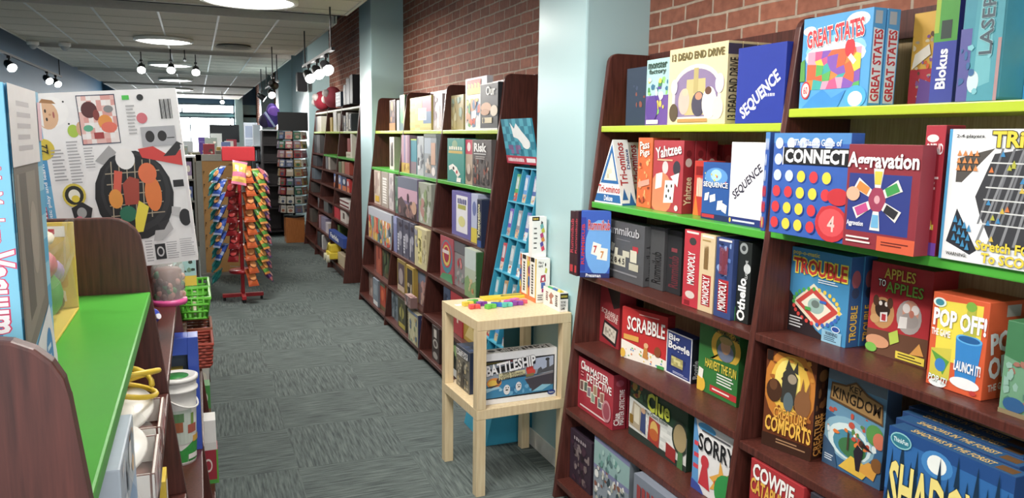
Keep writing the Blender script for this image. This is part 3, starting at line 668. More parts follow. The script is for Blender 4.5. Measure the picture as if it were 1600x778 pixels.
# --- left bay, third mahogany shelf
z = Z3['C']
CM = [('e', .12, .72, .07, .1, '8a1c2a'), ('r', .08, .66, .16, .68, 'e8a0a0'), ('r', .08, .72, .16, .74, 'e8a0a0'), ('r', .08, .78, .16, .8, 'e8a0a0'), ('t', 'Clue', .1, .8, .34, .95, 'fbf6f2', dict(bold=.03)), ('t', 'MASTER', .38, .78, .88, .91, 'fbf6f2'), ('t', 'DETECTIVE', .28, .62, .97, .76, 'fbf6f2'), ('l', .08, .05, .9, .12, 1, 'f0dcd8')]
for i, (u, v) in enumerate(((.06, .36), (.18, .38), (.28, .32), (.4, .26), (.46, .42), (.6, .24), (.66, .36))):
    CM += [('p', [(u, v), (u + .12, v + .01), (u + .12, v + .22), (u, v + .2)], 'e6dcc8'), ('p', [(u + .015, v + .02), (u + .105, v + .03), (u + .105, v + .2), (u + .015, v + .18)], ('7a5a52', '5a6a5a', '8a7a86', '8aa08a', 'a88a6a', '6a6a72', '9a6a5a')[i])]
CM += [('e', .85, .28, .12, .2, 'c88a92'), ('e', .85, .28, .09, .15, 'a04a58')]
for i in range(2):
    shelf_box(z, 895, 956, 551, .07, 'ac2c3c', ('crimson detective game box with white title and small portrait cards', 'second crimson detective box, directly behind the one with portrait cards')[i], .065, .08 * i,
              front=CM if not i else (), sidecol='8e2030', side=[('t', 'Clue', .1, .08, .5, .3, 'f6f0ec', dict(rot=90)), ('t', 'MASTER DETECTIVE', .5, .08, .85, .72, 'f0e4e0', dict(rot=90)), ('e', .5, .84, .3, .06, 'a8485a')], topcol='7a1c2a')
shelf_box(z, 982, 1071, 593, .05, '234432', 'dark green mystery game box with yellow title and magnifying glass', .12,
          front=[('p', [(0, .08), (1, .02), (1, .56), (0, .7)], 'd9dcd6'), ('m', 31, .28, .08, .8, .56, 9, 8, 'd9dcd6 e6e8e2 c9cdc8', .04), ('p', [(0, 0), (1, 0), (1, .1), (0, .14)], '2c3a34'), ('b', 13, .02, .72, .3, .98, '3a6a4a 8a3a34 a88a3a', 12, .04), ('p', [(.02, .2), (.26, .17), (.24, .62), (.08, .66)], 'b0a48a'), ('p', [(.1, .3), (.2, .28), (.2, .6), (.1, .62)], 'd8d2bc'), ('p', [(.22, .2), (.32, .18), (.31, .56), (.23, .56)], '3a4a78'), ('e', .27, .58, .04, .05, 'c8a080'), ('p', [(.36, .14), (.56, .1), (.57, .52), (.38, .56)], 'a83a30'), ('e', .47, .36, .07, .16, 'd8b05a'), ('e', .47, .28, .08, .1, 'c0602a'),
                 ('p', [(.68, .06), (.84, .04), (.84, .26), (.68, .3)], '9a2c2c'), ('e', .9, .5, .13, .28, '2c3a30'), ('e', .9, .5, .105, .23, 'a8956a'), ('p', [(.87, -.0), (.96, 0), (.95, .28), (.88, .28)], '4a7a4a'), ('r', .02, .24, .09, .4, '8a6a1c'), ('t', 'Clue', .34, .66, .72, .96, 'ccd43a', dict(outline='1c3420', bold=.03)), ('t', 'The Classic Edition', .3, .57, .7, .63, '4a5550')])
shelf_box(z, 1080, 1150, 650, .05, 'e8e6e4', 'white race game box with pawns, starburst and black title', .07,
          front=[('p', [(0, 0), (.16, 0), (.12, .75), (.04, .98), (0, 1)], '5a9ad0'), ('r', .02, .3, .14, .36, 'd83a4a'), ('r', .03, .46, .14, .52, 'd83a4a'), ('r', .03, .62, .14, .68, 'd83a4a'), ('e', .3, .92, .2, .06, '4aa0d8'), ('p', [(.4, .3), (.6, .42), (.62, .6), (.7, .44), (.88, .5), (.78, .34), (.95, .26), (.74, .22), (.7, .06), (.6, .2), (.42, .14), (.5, .26)], 'e8a83a'), ('p', [(.5, .28), (.62, .36), (.7, .3), (.64, .2), (.54, .2)], 'd84a2a'),
                 ('p', [(.16, .12), (.42, .1), (.34, .42), (.24, .42)], 'c8303c'), ('e', .29, .46, .09, .09, 'c8303c'), ('e', .8, .2, .28, .26, '2c9a4a'), ('e', .95, .36, .2, .18, '2c9a4a'), ('p', [(0, 0), (.3, 0), (.2, .1), (0, .14)], '3a50a0'), ('t', 'SORRY!', .14, .6, .97, .82, '16161a', dict(outline='f8f8f8', bold=.03)), ('l', .2, .85, .9, .9, 1, '5a5a60')])
# --- left bay, bottom shelf
z = Z3['D']
shelf_box(z, 881, 922, 661, .1, '3a2c3a', 'dark plum fantasy game box on the lowest shelf by the upright', .07,
          front=[('b', 41, .06, .06, .94, .8, '55454f 2a2028 7a6a6a 4a3040 8a7a7a', 30, .09), ('k', .2, .85, .8, .92, 6, 'a89aa0')])
shelf_box(z, 926, 980, 680, .05, '8c96a0', 'snowy blue-grey game box with a crowd of sailing figures', .05,
          front=[('r', 0, .55, 1, 1, '7d80a6'), ('p', [(0, .6), (1, .62), (1, .92), (0, .95)], '8fb0ae'), ('b', 42, .04, .05, .96, .6, 'd8d8d0 5a6a70 b8b8a8 8a5a4a eaeae6 3a4a52', 70, .05), ('b', 43, .05, .62, .95, .92, '5a7a7a a8c8c0 6a9a92', 16, .05)])
shelf_box(z, 986, 1060, 712, .05, '7a8290', 'grey-blue bottom shelf game box with dull red title', .004,
          front=[('r', 0, 0, 1, .6, '9ab0c8'), ('b', 44, .1, .1, .9, .5, 'e6e8ea 5a6a80 c0a890', 22, .06), ('k', .08, .72, .92, .9, 8, '9a3a3c')])
# --- right bay, yellow-green shelf
z = ZR['Y']
GS = [('r', 0, 0, 1, 1, '53a6de'), ('e', .8, .9, .16, .08, 'f2f6fa'), ('e', .1, .86, .1, .05, 'eaf2fa'), ('e', .5, .62, .44, .16, '8fd0f0'), ('e', .5, .56, .44, .15, 'eaf4fa'),
      ('m', 51, .1, .2, .88, .62, 7, 5, 'f08a3a e85a8a f2d23a 5ab45a 8a5ab8 3ab0a8 f0a0b8 e8643a', .42), ('e', .72, .62, .07, .1, 'd8323c'), ('p', [(.7, .52), (.78, .44), (.82, .48), (.74, .56)], 'f4f2ee'), ('p', [(.05, .0), (.6, 0), (.7, .18), (.5, .1), (.36, .2), (.2, .12)], '3a92d8'), ('e', .84, .1, .15, .12, '4ab0e8'), ('e', .84, .08, .1, .08, 'e6f0f6'), ('e', .1, .2, .07, .1, 'd8323c'), ('e', .1, .2, .055, .08, 'f4e6e0'), ('t', '60', .07, .16, .13, .24, 'd8323c'), ('p', [(.0, .3), (.08, .3), (.06, .55), (0, .52)], '5aa04a'),
      ('t', 'GREAT STATES', .08, .7, .9, .88, 'd83440', dict(rot=5, outline='f8f4f0', ow=.07, bold=.03))]
for i in range(2):
    shelf_box(z, 1248, 1354, 31, .05, '53a6de', ('sky blue geography game box with a colourful map of states', 'second blue geography game box standing behind the colourful map cover')[i], .015, .055 * i, front=GS if not i else (),
              side=[('p', [(.1, .03), (.9, .03), (.9, .78), (.1, .8)], 'e8eef2'), ('r', .15, .84, .7, .97, 'b8c0c4'), ('t', 'GREAT STATES', .2, .05, .8, .78, 'd0323e', dict(rot=90, outline='fbf8f4', ow=.05, bold=.03))])
shelf_box(z, 1417, 1452, 22, .16, 'd8a83a', 'yellow and red blurred game box left of the green and blue spine', .16,
          front=[('r', 0, 0, 1, .4, 'b83244'), ('b', 52, .1, .1, .95, .8, 'd8c8a8 8a5a9a e0602a b0a08a 6a4a3a', 26, .1), ('p', [(.1, .4), (.9, .55), (.8, .66), (.2, .56)], 'ece4d6'), ('p', [(.4, 0), (1, 0), (1, .25), (.5, .3)], '6a4a9a')])
shelf_box(z, 1450, 1486, -40, .16, '3c46a0', 'tall tile game box with green top half and blue lower half', .07,
          front=[('r', 0, .48, 1, 1, '4a9a3c'), ('r', 0, .55, .2, 1, 'a0b83a'), ('r', .3, .5, .75, .64, '34423c'), ('t', 'Blokus', .25, .12, .66, .42, 'f4f4f8', dict(rot=90, bold=.03)), ('e', .6, .9, .25, .05, 'e8f0e8')])
o = shelf_box(z, 1492, 1556, -30, .1, '3f8fa0', 'teal clear-wrapped laser game package with large grey lettering', .0, bevel=.008,
          front=[('r', 0, 0, .28, .6, '5a5a9a'), ('p', [(.28, 0), (1, 0), (1, 1), (.36, 1)], '4a9aa8'), ('p', [(.4, .1), (.8, .15), (.75, .95), (.45, .9)], '6ab4bc'), ('e', .4, .16, .14, .09, 'c8dce0'), ('t', 'LASER', .5, .38, .8, .86, '4a5a64', dict(rot=90, outline='a0d0d4')), ('r', .92, 0, 1, .5, 'b08a8a'), ('b', 55, .05, .05, .9, .5, '7ac0c8 3a6a9a', 8, .08)])
shelf_box(z, 1552, 1640, -50, .12, '2f9bd6', 'bright cyan game box at the right edge of the photo', .09, lean=0.0,
          front=[('e', .32, .38, .2, .12, 'ecc63a'), ('e', .36, .38, .1, .06, 'c89a2a'), ('r', 0, .34, .16, .42, '7ac8e8')])
# --- right bay, green shelf
z = ZR['G']
C4 = ([('r', 0, .9, 1, 1, '4a88c8')] + discs(.08, .9, .165, .158, ['wwwww.', 'w.....', 'wwyry.', 'rryyry', 'ryyrry', 'ryyryy'], .055, 1.02) +
      [('r', .16, .7, 1.0, .86, '16181c'), ('r', .15, .69, .16, .87, 'f4f4f4'), ('e', .84, .17, .2, .17, 'c82a34'), ('e', .84, .18, .16, .13, 'dc4a50'), ('e', .9, .42, .13, .08, 'c82a34'), ('t', 'CONNECT', .19, .72, .98, .84, 'f8f8fa', dict(bold=.04)), ('t', 'The Classic Game of', .3, .88, .9, .94, 'dfe6f4'), ('t', '4', .8, .1, .88, .24, 'f0c0b8')])
shelf_box(z, 1201, 1318, 208, .05, '3560b4', 'blue disc-dropping game box with rows of red and yellow discs', -.055, front=C4, side=[('b', 56, .1, .1, .9, .9, '5a86c8 d8343c', 6, .15)])
shelf_box(Z3['G'], 1188, 1207, 206, .05, '3560b4', 'second blue disc game box peeking out to the left of the red and yellow discs', .0, front=[('r', 0, .9, 1, 1, '4a88c8')] + discs(.12, .88, .3, .158, ['www', 'ww.', 'ww.', 'rrr', 'rrr', 'ryr'], .1, .6))
shelf_box(z, 1313, 1427, 225, .05, '8e2c38', 'dark red marble race game box with a six-armed star board', -.062,
          front=[('r', .04, .16, .9, .72, '2e3c86'), ('r', .5, 0, 1, .14, 'd85a34'), ('e', .46, .48, .12, .12, 'a03a58'), ('e', .46, .48, .04, .04, 'd8a0a8'), ('l', .56, .05, .95, .1, 2, '6a2018')] +
                [('p', [(.46 + .12 * cos(a - .35), .48 + .12 * sin(a - .35)), (.46 + .12 * cos(a + .35), .48 + .12 * sin(a + .35)), (.46 + .36 * cos(a + .2), .48 + .3 * sin(a + .2)), (.46 + .36 * cos(a - .2), .48 + .3 * sin(a - .2))], 'e8e4dc') for a in [pi / 2 + k * pi / 3 for k in range(6)]] +
                [('p', [(.46 + .15 * cos(a - .28), .48 + .15 * sin(a - .28)), (.46 + .15 * cos(a + .28), .48 + .15 * sin(a + .28)), (.46 + .33 * cos(a + .16), .48 + .27 * sin(a + .16)), (.46 + .33 * cos(a - .16), .48 + .27 * sin(a - .16))], c) for a, c in zip([pi / 2 + k * pi / 3 for k in range(6)], ('d8c83a', 'd88a3a', 'c84a8a', '6ab0d8', '2c2c30', '3a9a4a'))] +
                [('e', .12, .52, .1, .07, 'e0b090'), ('l', .06, .04, .46, .12, 2, 'f0dcd8'), ('t', 'Aggravation', .02, .74, .98, .92, 'f8f4f2', dict(outline='5a1420', bold=.03)), ('t', 'Aggravation', .06, .2, .3, .26, 'f0f0f4')])
shelf_box(z, 1430, 1460, 196, .07, 'b02a3a', 'tall narrow red and purple tin with lettered label beside the star board game', .0,
          front=[('r', 0, 0, 1, .1, '7a4ab0'), ('p', [(0, 0), (.5, 0), (.2, .4), (0, .5)], '7a3a9a'), ('e', .4, .25, .3, .05, 'e8a83a'), ('r', .3, .2, .8, .24, 'e8c83a'), ('e', .4, .9, .3, .03, 'f0d8d8'), ('t', 'OPEND', .1, .78, .95, .86, 'f0e0e0'), ('l', .1, .5, .9, .62, 3, 'f0c8c8'), ('p', [(.1, .45), (.4, .35), (.35, .3), (.7, .22), (.66, .2), (.3, .28), (.34, .33), (.08, .42)], 'f4ecf0')], sidecol='7a1e2c')
TL = [('r', .03, .02, 1, .98, 'eef0f0'), ('r', 0, 0, .03, 1, '4aa0d0'), ('p', [(.3, .5), (.44, .82), (1, .9), (1, .14), (.5, .14), (.36, .36)], '3c3d42'), ('p', [(.1, .78), (.44, .86), (.16, .6), (.1, .6)], '54504c'), ('p', [(.14, .4), (.36, .1), (.3, .06), (.06, .14)], '2c3038')]
R = random.Random(5)
for k in range(7):
    TL.append(('p', [(.34 + k * .11, .16), (.365 + k * .11, .16), (.62 + k * .08, .86), (.6 + k * .08, .86)], '8a8c90'))
    TL.append(('p', [(.5 + k * .1, .86), (.52 + k * .1, .86), (.36 + k * .1, .3), (.34 + k * .1, .3)], '77797e'))
for k in range(6): TL.append(('r', .36 + .01 * k, .3 + k * .09, 1, .31 + k * .09, 'd8dad8'))
for k in range(26):
    u, v = R.uniform(.42, .95), R.uniform(.2, .84); c = R.choice(('d8b83a', '3a8ac0', 'd8783a', 'b8b83a')); s_ = .022
    TL.append(('p', [(u - s_, v - s_ * .9), (u + s_, v - s_ * .9), (u, v + s_)], c))
for k in range(12):
    u, v = .12 + .055 * (k % 4) , .82 - .055 * (k // 4) - (k % 4) * .0; TL.append(('p', [(u - .022, v - .02), (u + .022, v - .02), (u, v + .025)], 'd88a4a'))
    u, v = .14 + .045 * (k % 4), .32 - .07 * (k // 4) - .02 * (k % 4); TL.append(('p', [(u - .022, v - .025), (u + .022, v - .025), (u, v + .03)], '3a8ab8'))
TL += [('t', 'TRiGO', .42, .87, .98, .98, 'ecd02c', dict(outline='1c1a12', bold=.035, ow=.07)), ('t', 'Stretch FOUR', .36, .11, .98, .18, 'ecd02c', dict(outline='1c1a12', bold=.03)), ('t', 'To SCORE!', .42, .02, .94, .09, 'ecd02c', dict(outline='1c1a12', bold=.03)), ('t', '2-4 players', .08, .93, .34, .96, '3a3a3a'), ('t', 'WARNING:', .08, .04, .28, .065, '3a3a3a'), ('e', 1.0, .58, .08, .05, 'e0b490')]
shelf_box(z, 1466, 1640, 202, .06, 'eef0f0', 'white game box with a black triangle lattice and yellow title', -.01, front=TL, sidecol='4aa0d0')
# --- right bay, first mahogany shelf
z = ZR['A']
TR = [('r', 0, 0, 1, 1, '3f8fc0'), ('p', [(0, 0), (.75, 0), (.5, .1), (0, .48)], '2c2226'), ('p', [(.06, .36), (.42, .62), (.92, .36), (.55, .1)], 'e6d8bc'), ('p', [(.12, .37), (.42, .58), (.86, .36), (.55, .15)], 'c8423a'), ('p', [(.22, .37), (.42, .51), (.74, .36), (.54, .22)], 'ece2cc'), ('e', .48, .37, .14, .09, '9ab8b0'), ('e', .47, .39, .07, .045, '6a7a74')]
for k in range(26):
    a = 2 * pi * k / 26; TR.append(('e', .48 + .39 * cos(a), .36 + .2 * sin(a), .028, .024, ('e8c83a', '4aa84a', 'd8423a', '3a6ac0')[int(k / 6.6)]))
TR += [('r', .3, .3, .4, .34, '4aa04a'), ('r', .55, .42, .66, .45, '3a6ac0'), ('r', .62, .0, .94, .14, '8fc0d8'), ('l', .66, .02, .9, .08, 3, '2a4a60'), ('t', 'WARNING:', .68, .085, .88, .125, '2a3a50'), ('e', .84, .17, .07, .035, 'f0f2f4'), ('e', .84, .17, .06, .028, '2a50a0'),
       ('t', 'TROUBLE', .06, .72, .96, .88, 'd0392e', dict(outline='f2e03a', ow=.1, bold=.03)), ('t', 'pop-o-matic', .04, .91, .5, .97, 'e8d84a'), ('l', .5, .64, .9, .69, 2, 'e8f0f4'), ('l', .04, .06, .3, .2, 4, 'd8d8d8')]
for i in range(2):
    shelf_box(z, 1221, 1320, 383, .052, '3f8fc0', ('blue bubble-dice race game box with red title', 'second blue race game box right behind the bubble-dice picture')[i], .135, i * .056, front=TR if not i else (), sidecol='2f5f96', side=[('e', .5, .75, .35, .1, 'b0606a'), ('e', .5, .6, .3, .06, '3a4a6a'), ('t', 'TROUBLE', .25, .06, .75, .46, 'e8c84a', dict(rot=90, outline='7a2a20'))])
shelf_box(z, 1352, 1446, 407, .1, 'b82c34', 'red comparison card game box picturing a pug and a bearded man', .18,
          front=[('p', [(0, 0), (1, 0), (1, .3), (0, .26)], '6a4632'), ('e', .24, .46, .2, .17, 'c8925a'), ('e', .24, .5, .13, .1, '3a2820'), ('e', .2, .56, .03, .025, 'f0e8e0'), ('e', .3, .56, .03, .025, 'f0e8e0'), ('e', .12, .58, .05, .06, '5a3a28'), ('e', .36, .58, .05, .06, '5a3a28'), ('e', .12, .38, .08, .05, 'd0a068'), ('e', .68, .48, .2, .18, 'b0a8a4'), ('e', .7, .54, .13, .12, 'd89a80'), ('e', .63, .57, .06, .05, 'e8e0dc'), ('e', .77, .57, .06, .05, 'e8e0dc'), ('e', .7, .45, .14, .08, 'a49c98'), ('e', .72, .52, .04, .04, 'c87a66'),
                 ('p', [(.22, .36), (.34, .38), (.33, .48), (.21, .46)], 'e8e4e0'), ('r', .24, .38, .31, .45, 'b8303a'), ('p', [(.52, .34), (.66, .36), (.66, .48), (.54, .47)], 'e8e4e0'), ('p', [(.42, .14), (.56, .2), (.52, .32), (.38, .26)], 'b8d04a'), ('e', .2, .14, .2, .07, 'd89a72'), ('p', [(.74, .1), (.96, .12), (.88, .24)], 'e0a04a'), ('r', .52, .02, .98, .1, 'e8d23a'), ('l', .56, .03, .95, .09, 2, '5a4a20'), ('e', .1, .06, .1, .05, '7ac04a'),
                 ('t', 'APPLES', .24, .84, .74, .95, 'd0b03a', dict(outline='3a1c10')), ('t', 'TO', .15, .75, .27, .82, 'f4f0e8', dict(outline='2a1c18', ow=.1)), ('t', 'APPLES', .28, .7, .88, .81, '7aa83a', dict(outline='2a2010'))], topcol='a07a72')
PO = [('p', [(.12, .3), (.9, .3), (.9, .95), (.12, .92)], 'ecd83a'), ('p', [(.05, .08), (.42, .1), (.42, .44), (.05, .4)], 'd0c43a'), ('p', [(.05, .38), (.3, .14), (.4, .3)], '5aa03a'), ('e', .24, .24, .1, .07, '3a80c8'), ('p', [(.52, .16), (.88, .16), (.94, .58), (.48, .58)], '2f86cc'), ('e', .71, .58, .23, .05, '5ab0e8'), ('e', .71, .58, .19, .035, '1f5f9c'), ('p', [(.6, .62), (.82, .62), (.78, .9), (.64, .9)], 'b8b83a'), ('e', .7, .92, .09, .05, '7ab03a'), ('e', .7, .12, .26, .06, 'eef0f0'), ('e', .22, .04, .16, .04, 'e8f0f0'), ('e', .14, .9, .12, .05, 'e0f0e8'), ('e', .14, .9, .08, .035, '3a8a9a'), ('e', .86, .05, .06, .025, 'c03a34'),
      ('t', 'POP OFF!', .06, .66, .98, .83, 'f6f6fa', dict(outline='3a4a8a', bold=.04)), ('t', 'THE GAME', .04, .55, .38, .62, 'f8f0ec', dict(bold=.03)), ('t', 'LAUNCH IT!', .5, .24, .96, .34, 'f6f8fa', dict(outline='2a5a9a', bold=.03)), ('t', 'POP IT!', .06, .05, .4, .12, 'f0f4f0', dict(outline='3a7a4a', rot=-4))]
shelf_box(z, 1446, 1532, 455, .14, 'dc5a2c', 'orange cup-launching party game box standing in front of its shelf row', .075, front=PO,
          side=[('r', .45, .84, .82, .96, 'b8b4ac'), ('l', .5, .74, .9, .8, 2, 'f0c8b0'), ('t', 'POP', .12, .5, .84, .7, 'f6f4fa', dict(outline='6a3a6a', bold=.04, rot=8)), ('t', 'OFF!', .12, .24, .84, .45, 'f6f4fa', dict(outline='6a3a6a', bold=.04, rot=8)), ('t', 'THE GAME', .14, .1, .7, .17, 'f0e8e0', dict(rot=6))])
shelf_box(z, 1560, 1640, 500, .14, '3f7a50', 'small green puzzle game box at the right edge of its shelf', .05,
          front=[('p', [(0, 0), (1, 0), (1, .5), (0, .62)], '6a9a78'), ('b', 61, .05, .1, .95, .6, '8ab0a0 4a7a6a a06a5a', 18, .1), ('e', .3, .12, .22, .08, '2a5a8a'), ('r', 0, 0, 1, .05, '8a7a5a')])
# --- right bay, second mahogany shelf
z = ZR['B']
CC = [('r', 0, 0, 1, 1, '6a3418'), ('e', .5, .66, .52, .4, 'c87a22'), ('e', .5, .68, .4, .3, 'e8b83a'), ('e', .45, .72, .26, .22, 'f2dc6a'), ('b', 71, .02, .3, .98, .98, '8a4a1c a8601c 5a3016 d8902a', 22, .05),
      ('p', [(.34, .5), (.62, .5), (.66, .78), (.5, .9), (.36, .8)], '3a3832'), ('p', [(.4, .84), (.46, .96), (.52, .86)], '3a3832'), ('p', [(.56, .84), (.64, .95), (.66, .82)], '3a3832'), ('e', .55, .76, .09, .05, 'a09078'), ('e', .2, .6, .16, .12, '4a2c1a'), ('e', .18, .66, .08, .06, '6a4226'), ('e', .78, .54, .16, .14, '8a5a34'), ('p', [(.72, .64), (.77, .8), (.81, .64)], '8a5a34'), ('p', [(.82, .64), (.9, .78), (.9, .62)], '8a5a34'), ('e', .5, .52, .1, .1, '5a6a70'), ('r', 0, 0, 1, .14, '3a2014'), ('r', .02, .9, .14, 1, '2a1810'),
      ('t', 'CREATURE', .22, .32, .88, .43, 'eca83a', dict(outline='4a2410', rot=-3)), ('t', 'COMFORTS', .06, .17, .98, .32, 'f0b83c', dict(outline='4a2410', bold=.03, rot=-2)), ('l', .3, .06, .9, .12, 2, 'a8805a')]
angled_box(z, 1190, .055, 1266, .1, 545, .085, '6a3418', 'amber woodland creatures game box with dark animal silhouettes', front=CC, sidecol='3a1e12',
          side=[('t', 'CREATURE', .1, .04, .5, .46, 'd8923a', dict(rot=90)), ('t', 'COMFORTS', .5, .04, .95, .46, 'd8923a', dict(rot=90)), ('e', .5, .84, .3, .06, '8a5a2a'), ('b', 72, .1, .5, .9, .78, '5a3018 7a4a20', 8, .2)])
KK = [('r', 0, 0, 1, 1, '6a9ab8'), ('p', [(0, .0), (1, .0), (1, .4), (0, .56)], '3a6a94'), ('r', 0, .88, 1, 1, '6a7a84'), ('e', .42, .34, .46, .22, '8ab8cc'), ('e', .44, .32, .38, .18, 'd8ecec'), ('e', .46, .3, .3, .14, '4a90a8'), ('e', .5, .27, .24, .1, '3f7a4a'), ('b', 81, .05, .3, .98, .62, 'e8f2f2 5aa0c0 e87a2a c8503a 5a8a4a', 26, .05), ('e', .86, .5, .14, .1, '5a9a4a'), ('e', .94, .46, .1, .08, 'd8785a'), ('p', [(.3, .04), (.72, .02), (.86, .16), (.5, .2)], 'ecc23a'), ('p', [(.6, .1), (.9, .06), (.96, .2), (.8, .22)], 'e8a83a'), ('e', .93, .22, .09, .07, '8a5a2a'), ('p', [(.6, .08), (.66, .08), (.7, .3), (.6, .34), (.54, .26)], '2a2430'), ('e', .66, .36, .04, .035, '4a2c24'), ('p', [(.66, .34), (.86, .32), (.7, .38)], '2a1c20'), ('r', .42, .24, .45, .42, '4a4030'), ('p', [(0, 0), (.28, 0), (.2, .2), (0, .3)], '3a5a7a'),
      ('p', [(.06, .68), (.98, .62), (.96, .82), (.72, .86), (.5, .94), (.34, .88), (.08, .86)], '6a4c2c'), ('p', [(.08, .7), (.96, .64), (.94, .81), (.7, .84), (.5, .92), (.34, .86), (.1, .84)], 'b08850'),
      ('t', 'KINGDOM', .12, .7, .93, .81, '33261a', dict(rot=-3)), ('t', 'KEY', .4, .83, .62, .89, '3a2c1c'), ('l', .04, .05, .2, .12, 3, 'd8e4ea')]
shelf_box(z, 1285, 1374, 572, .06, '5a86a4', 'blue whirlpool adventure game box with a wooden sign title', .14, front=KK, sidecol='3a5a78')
SH = [('r', 0, 0, 1, 1, '1d4a86'), ('p', [(0, .4), (1, .4), (1, .86), (0, .9)], '2a68a8'), ('e', .43, .82, .13, .12, '3f86c4'), ('e', .43, .82, .08, .085, 'eef2ec'), ('p', [(0, .3), (.08, .5), (.2, .4), (.34, .55), (.5, .42), (.66, .56), (.84, .44), (1, .56), (1, 0), (0, 0)], '1a4468')] + \
     [('p', [(u - w_, .3), (u + w_, .3), (u + .3 * w_, .3 + .6 * h_), (u + .55 * w_, .3 + .58 * h_), (u, .3 + h_), (u - .55 * w_, .3 + .58 * h_), (u - .3 * w_, .3 + .6 * h_)], '10304a') for u, w_, h_ in ((.05, .03, .5), (.14, .04, .66), (.22, .03, .45), (.27, .03, .58), (.46, .035, .6), (.53, .03, .46), (.6, .04, .68), (.68, .03, .5), (.75, .04, .66), (.83, .03, .52), (.9, .04, .68), (.97, .03, .56))] + \
     [('r', 0, 0, 1, .16, '122a44'), ('e', .12, .9, .095, .075, '8ac8cc'), ('e', .12, .9, .085, .062, '2a7a8c'), ('t', 'ThinkFun', .055, .88, .185, .92, 'd8ecec'), ('t', 'SHADOWS', .05, .24, .96, .68, 'f0dc7a', dict(outline='2a2a1c', bold=.03)), ('t', 'IN THE FOREST', .2, .08, .9, .19, 'e8d890')]
for i in range(4):
    shelf_box(z, (1376, 1386, 1396, 1406)[i], (1566, 1572, 1578, 1584)[i], (664, 652, 642, 634)[i], .05, '1d3f70', 'night forest game box, ' + ('front one with moon and big yellow title', 'second in the row behind the moon cover', 'third in the row behind the moon cover', 'rearmost in the row behind the moon cover')[i], -.03 + i * .052,
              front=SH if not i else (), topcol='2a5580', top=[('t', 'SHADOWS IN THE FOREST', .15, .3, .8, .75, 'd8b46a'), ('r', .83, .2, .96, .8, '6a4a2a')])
# --- right bay, third mahogany shelf
z = ZR['C']
shelf_box(z, 1166, 1246, 706, .08, 'b02c30', 'red catapult farm game box with white and yellow title near the photo bottom', .03, topcol='8e2428',
          front=[('p', [(.02, 0), (.4, 0), (.36, .36), (.1, .4)], 'e8e4de'), ('e', .2, .34, .1, .08, '2a2426'), ('e', .3, .2, .08, .1, '2a2426'), ('p', [(.55, .0), (.7, 0), (.66, .4), (.58, .4)], 'ece0d0'), ('p', [(.62, .62), (.94, .44), (.96, .56), (.66, .74)], '5a2420'), ('l', .66, .54, .92, .62, 2, 'e8d8c8'),
                 ('t', 'COWPIE', .06, .78, .84, .95, 'f6f2ec', dict(outline='4a2420', bold=.03, rot=-3)), ('t', 'CATAPULTS', .03, .62, .8, .78, 'e8b03a', dict(outline='4a2420', bold=.03, rot=-3))])
shelf_box(z, 1256, 1330, 745, .08, '33303a', 'dark boxed game right of the red catapult game, mostly below the frame', .03, front=[('b', 91, .1, .1, .9, .6, '5a5060 2a2830 8a7a8a', 14, .1)])
# ================================================================== games on the middle and farthest bookcases
def pic(seed, cols, n=16, sz=.12, title=None, tc='f0f0f0', v=.8, band=None, extra=()):
    a = [('b', seed, .05, .05, .95, .95, cols, n, sz)]
    if band: a.append(('r', 0, v - .02, 1, v + .16, band))
    a += list(extra)
    if title: a.append(('t', title, .1, v, .9, v + .13, tc))
    return a
def vert(title, tc, seed=None, cols=None, extra=()):
    a = [('b', seed, .05, .02, .95, .98, cols, 12, .25)] if seed else []
    return a + list(extra) + [('k', .22, .1, .8, .85, len(title), tc)]
FZ = ZU2
def mid(row, xl, xr, yt, d, col, label, inset=.03, front=(), **kw): return shelf_box(FZ[row], xl, xr, yt, d, col, label + (', middle bookcase' if len(label.split()) <= 14 else ''), inset, front=front, step=.0005, **kw)
# top lime shelf
mid(0, 609, 618, 157, .15, '4a3830', 'thin dark game box with an orange foot at the far end of the top shelf', .06, pic(101, 'c88a5a 6a5a62 8a6a5a', 10, .2, extra=[('r', 0, 0, 1, .25, 'b87a48')]))
mid(0, 620, 624, 157, .18, 'a9b2b4', 'very thin pale grey game spine on the top shelf')
mid(0, 625, 641, 149, .17, '3f7a62', 'green swirl covered game box on the top shelf', .02, [('e', .5, .55, .4, .35, '7ab86a'), ('e', .45, .5, .25, .25, '4a9a6a'), ('r', 0, 0, 1, .2, '4f6f76'), ('r', .7, 0, 1, 1, 'b8b86a')])
mid(0, 641, 674, 154, .16, 'c8b45a', 'rainbow brick-patterned game box with a white square window', .015, [('m', 7, 0, 0, 1, 1, 4, 12, 'd8c86a c8b85a b8c87a', .06), ('r', .45, .55, 1, .95, 'b85a7a'), ('r', .65, .2, 1, .55, '5a7aa0'), ('r', .35, .6, .6, .95, 'd89a62'), ('r', .42, .3, .8, .66, 'eef0f0'), ('r', .47, .34, .75, .62, 'b8bcb8')])
mid(0, 676, 691, 148, .16, 'cdbfc2', 'shiny pale pink wrapped game box left of the upright on the top shelf', .03, pic(104, 'e8e0e0 b8a8b0 d8c8c8', 12, .2))
mid(0, 704, 724, 150, .14, 'b9a774', 'straw coloured wrapped game box right of the upright on the top shelf', .07, pic(105, 'd8d0a8 8a8a6a c8b884 9ab0a0', 14, .12))
mid(0, 727, 760, 124, .045, 'dcdbe2', 'tall white game box with flaming red and yellow title', .05, [('b', 106, .05, .05, .8, .6, 'd85a3a 3a6a9a e8c84a 5aa04a e8e8e8 d89a72', 26, .1), ('r', .1, .68, .75, .95, 'e8c83a'), ('p', [(.1, .8), (.75, .8), (.75, .96), (.1, .96)], 'd8432a'), ('k', .14, .72, .72, .9, 4, 'f2d23a')])
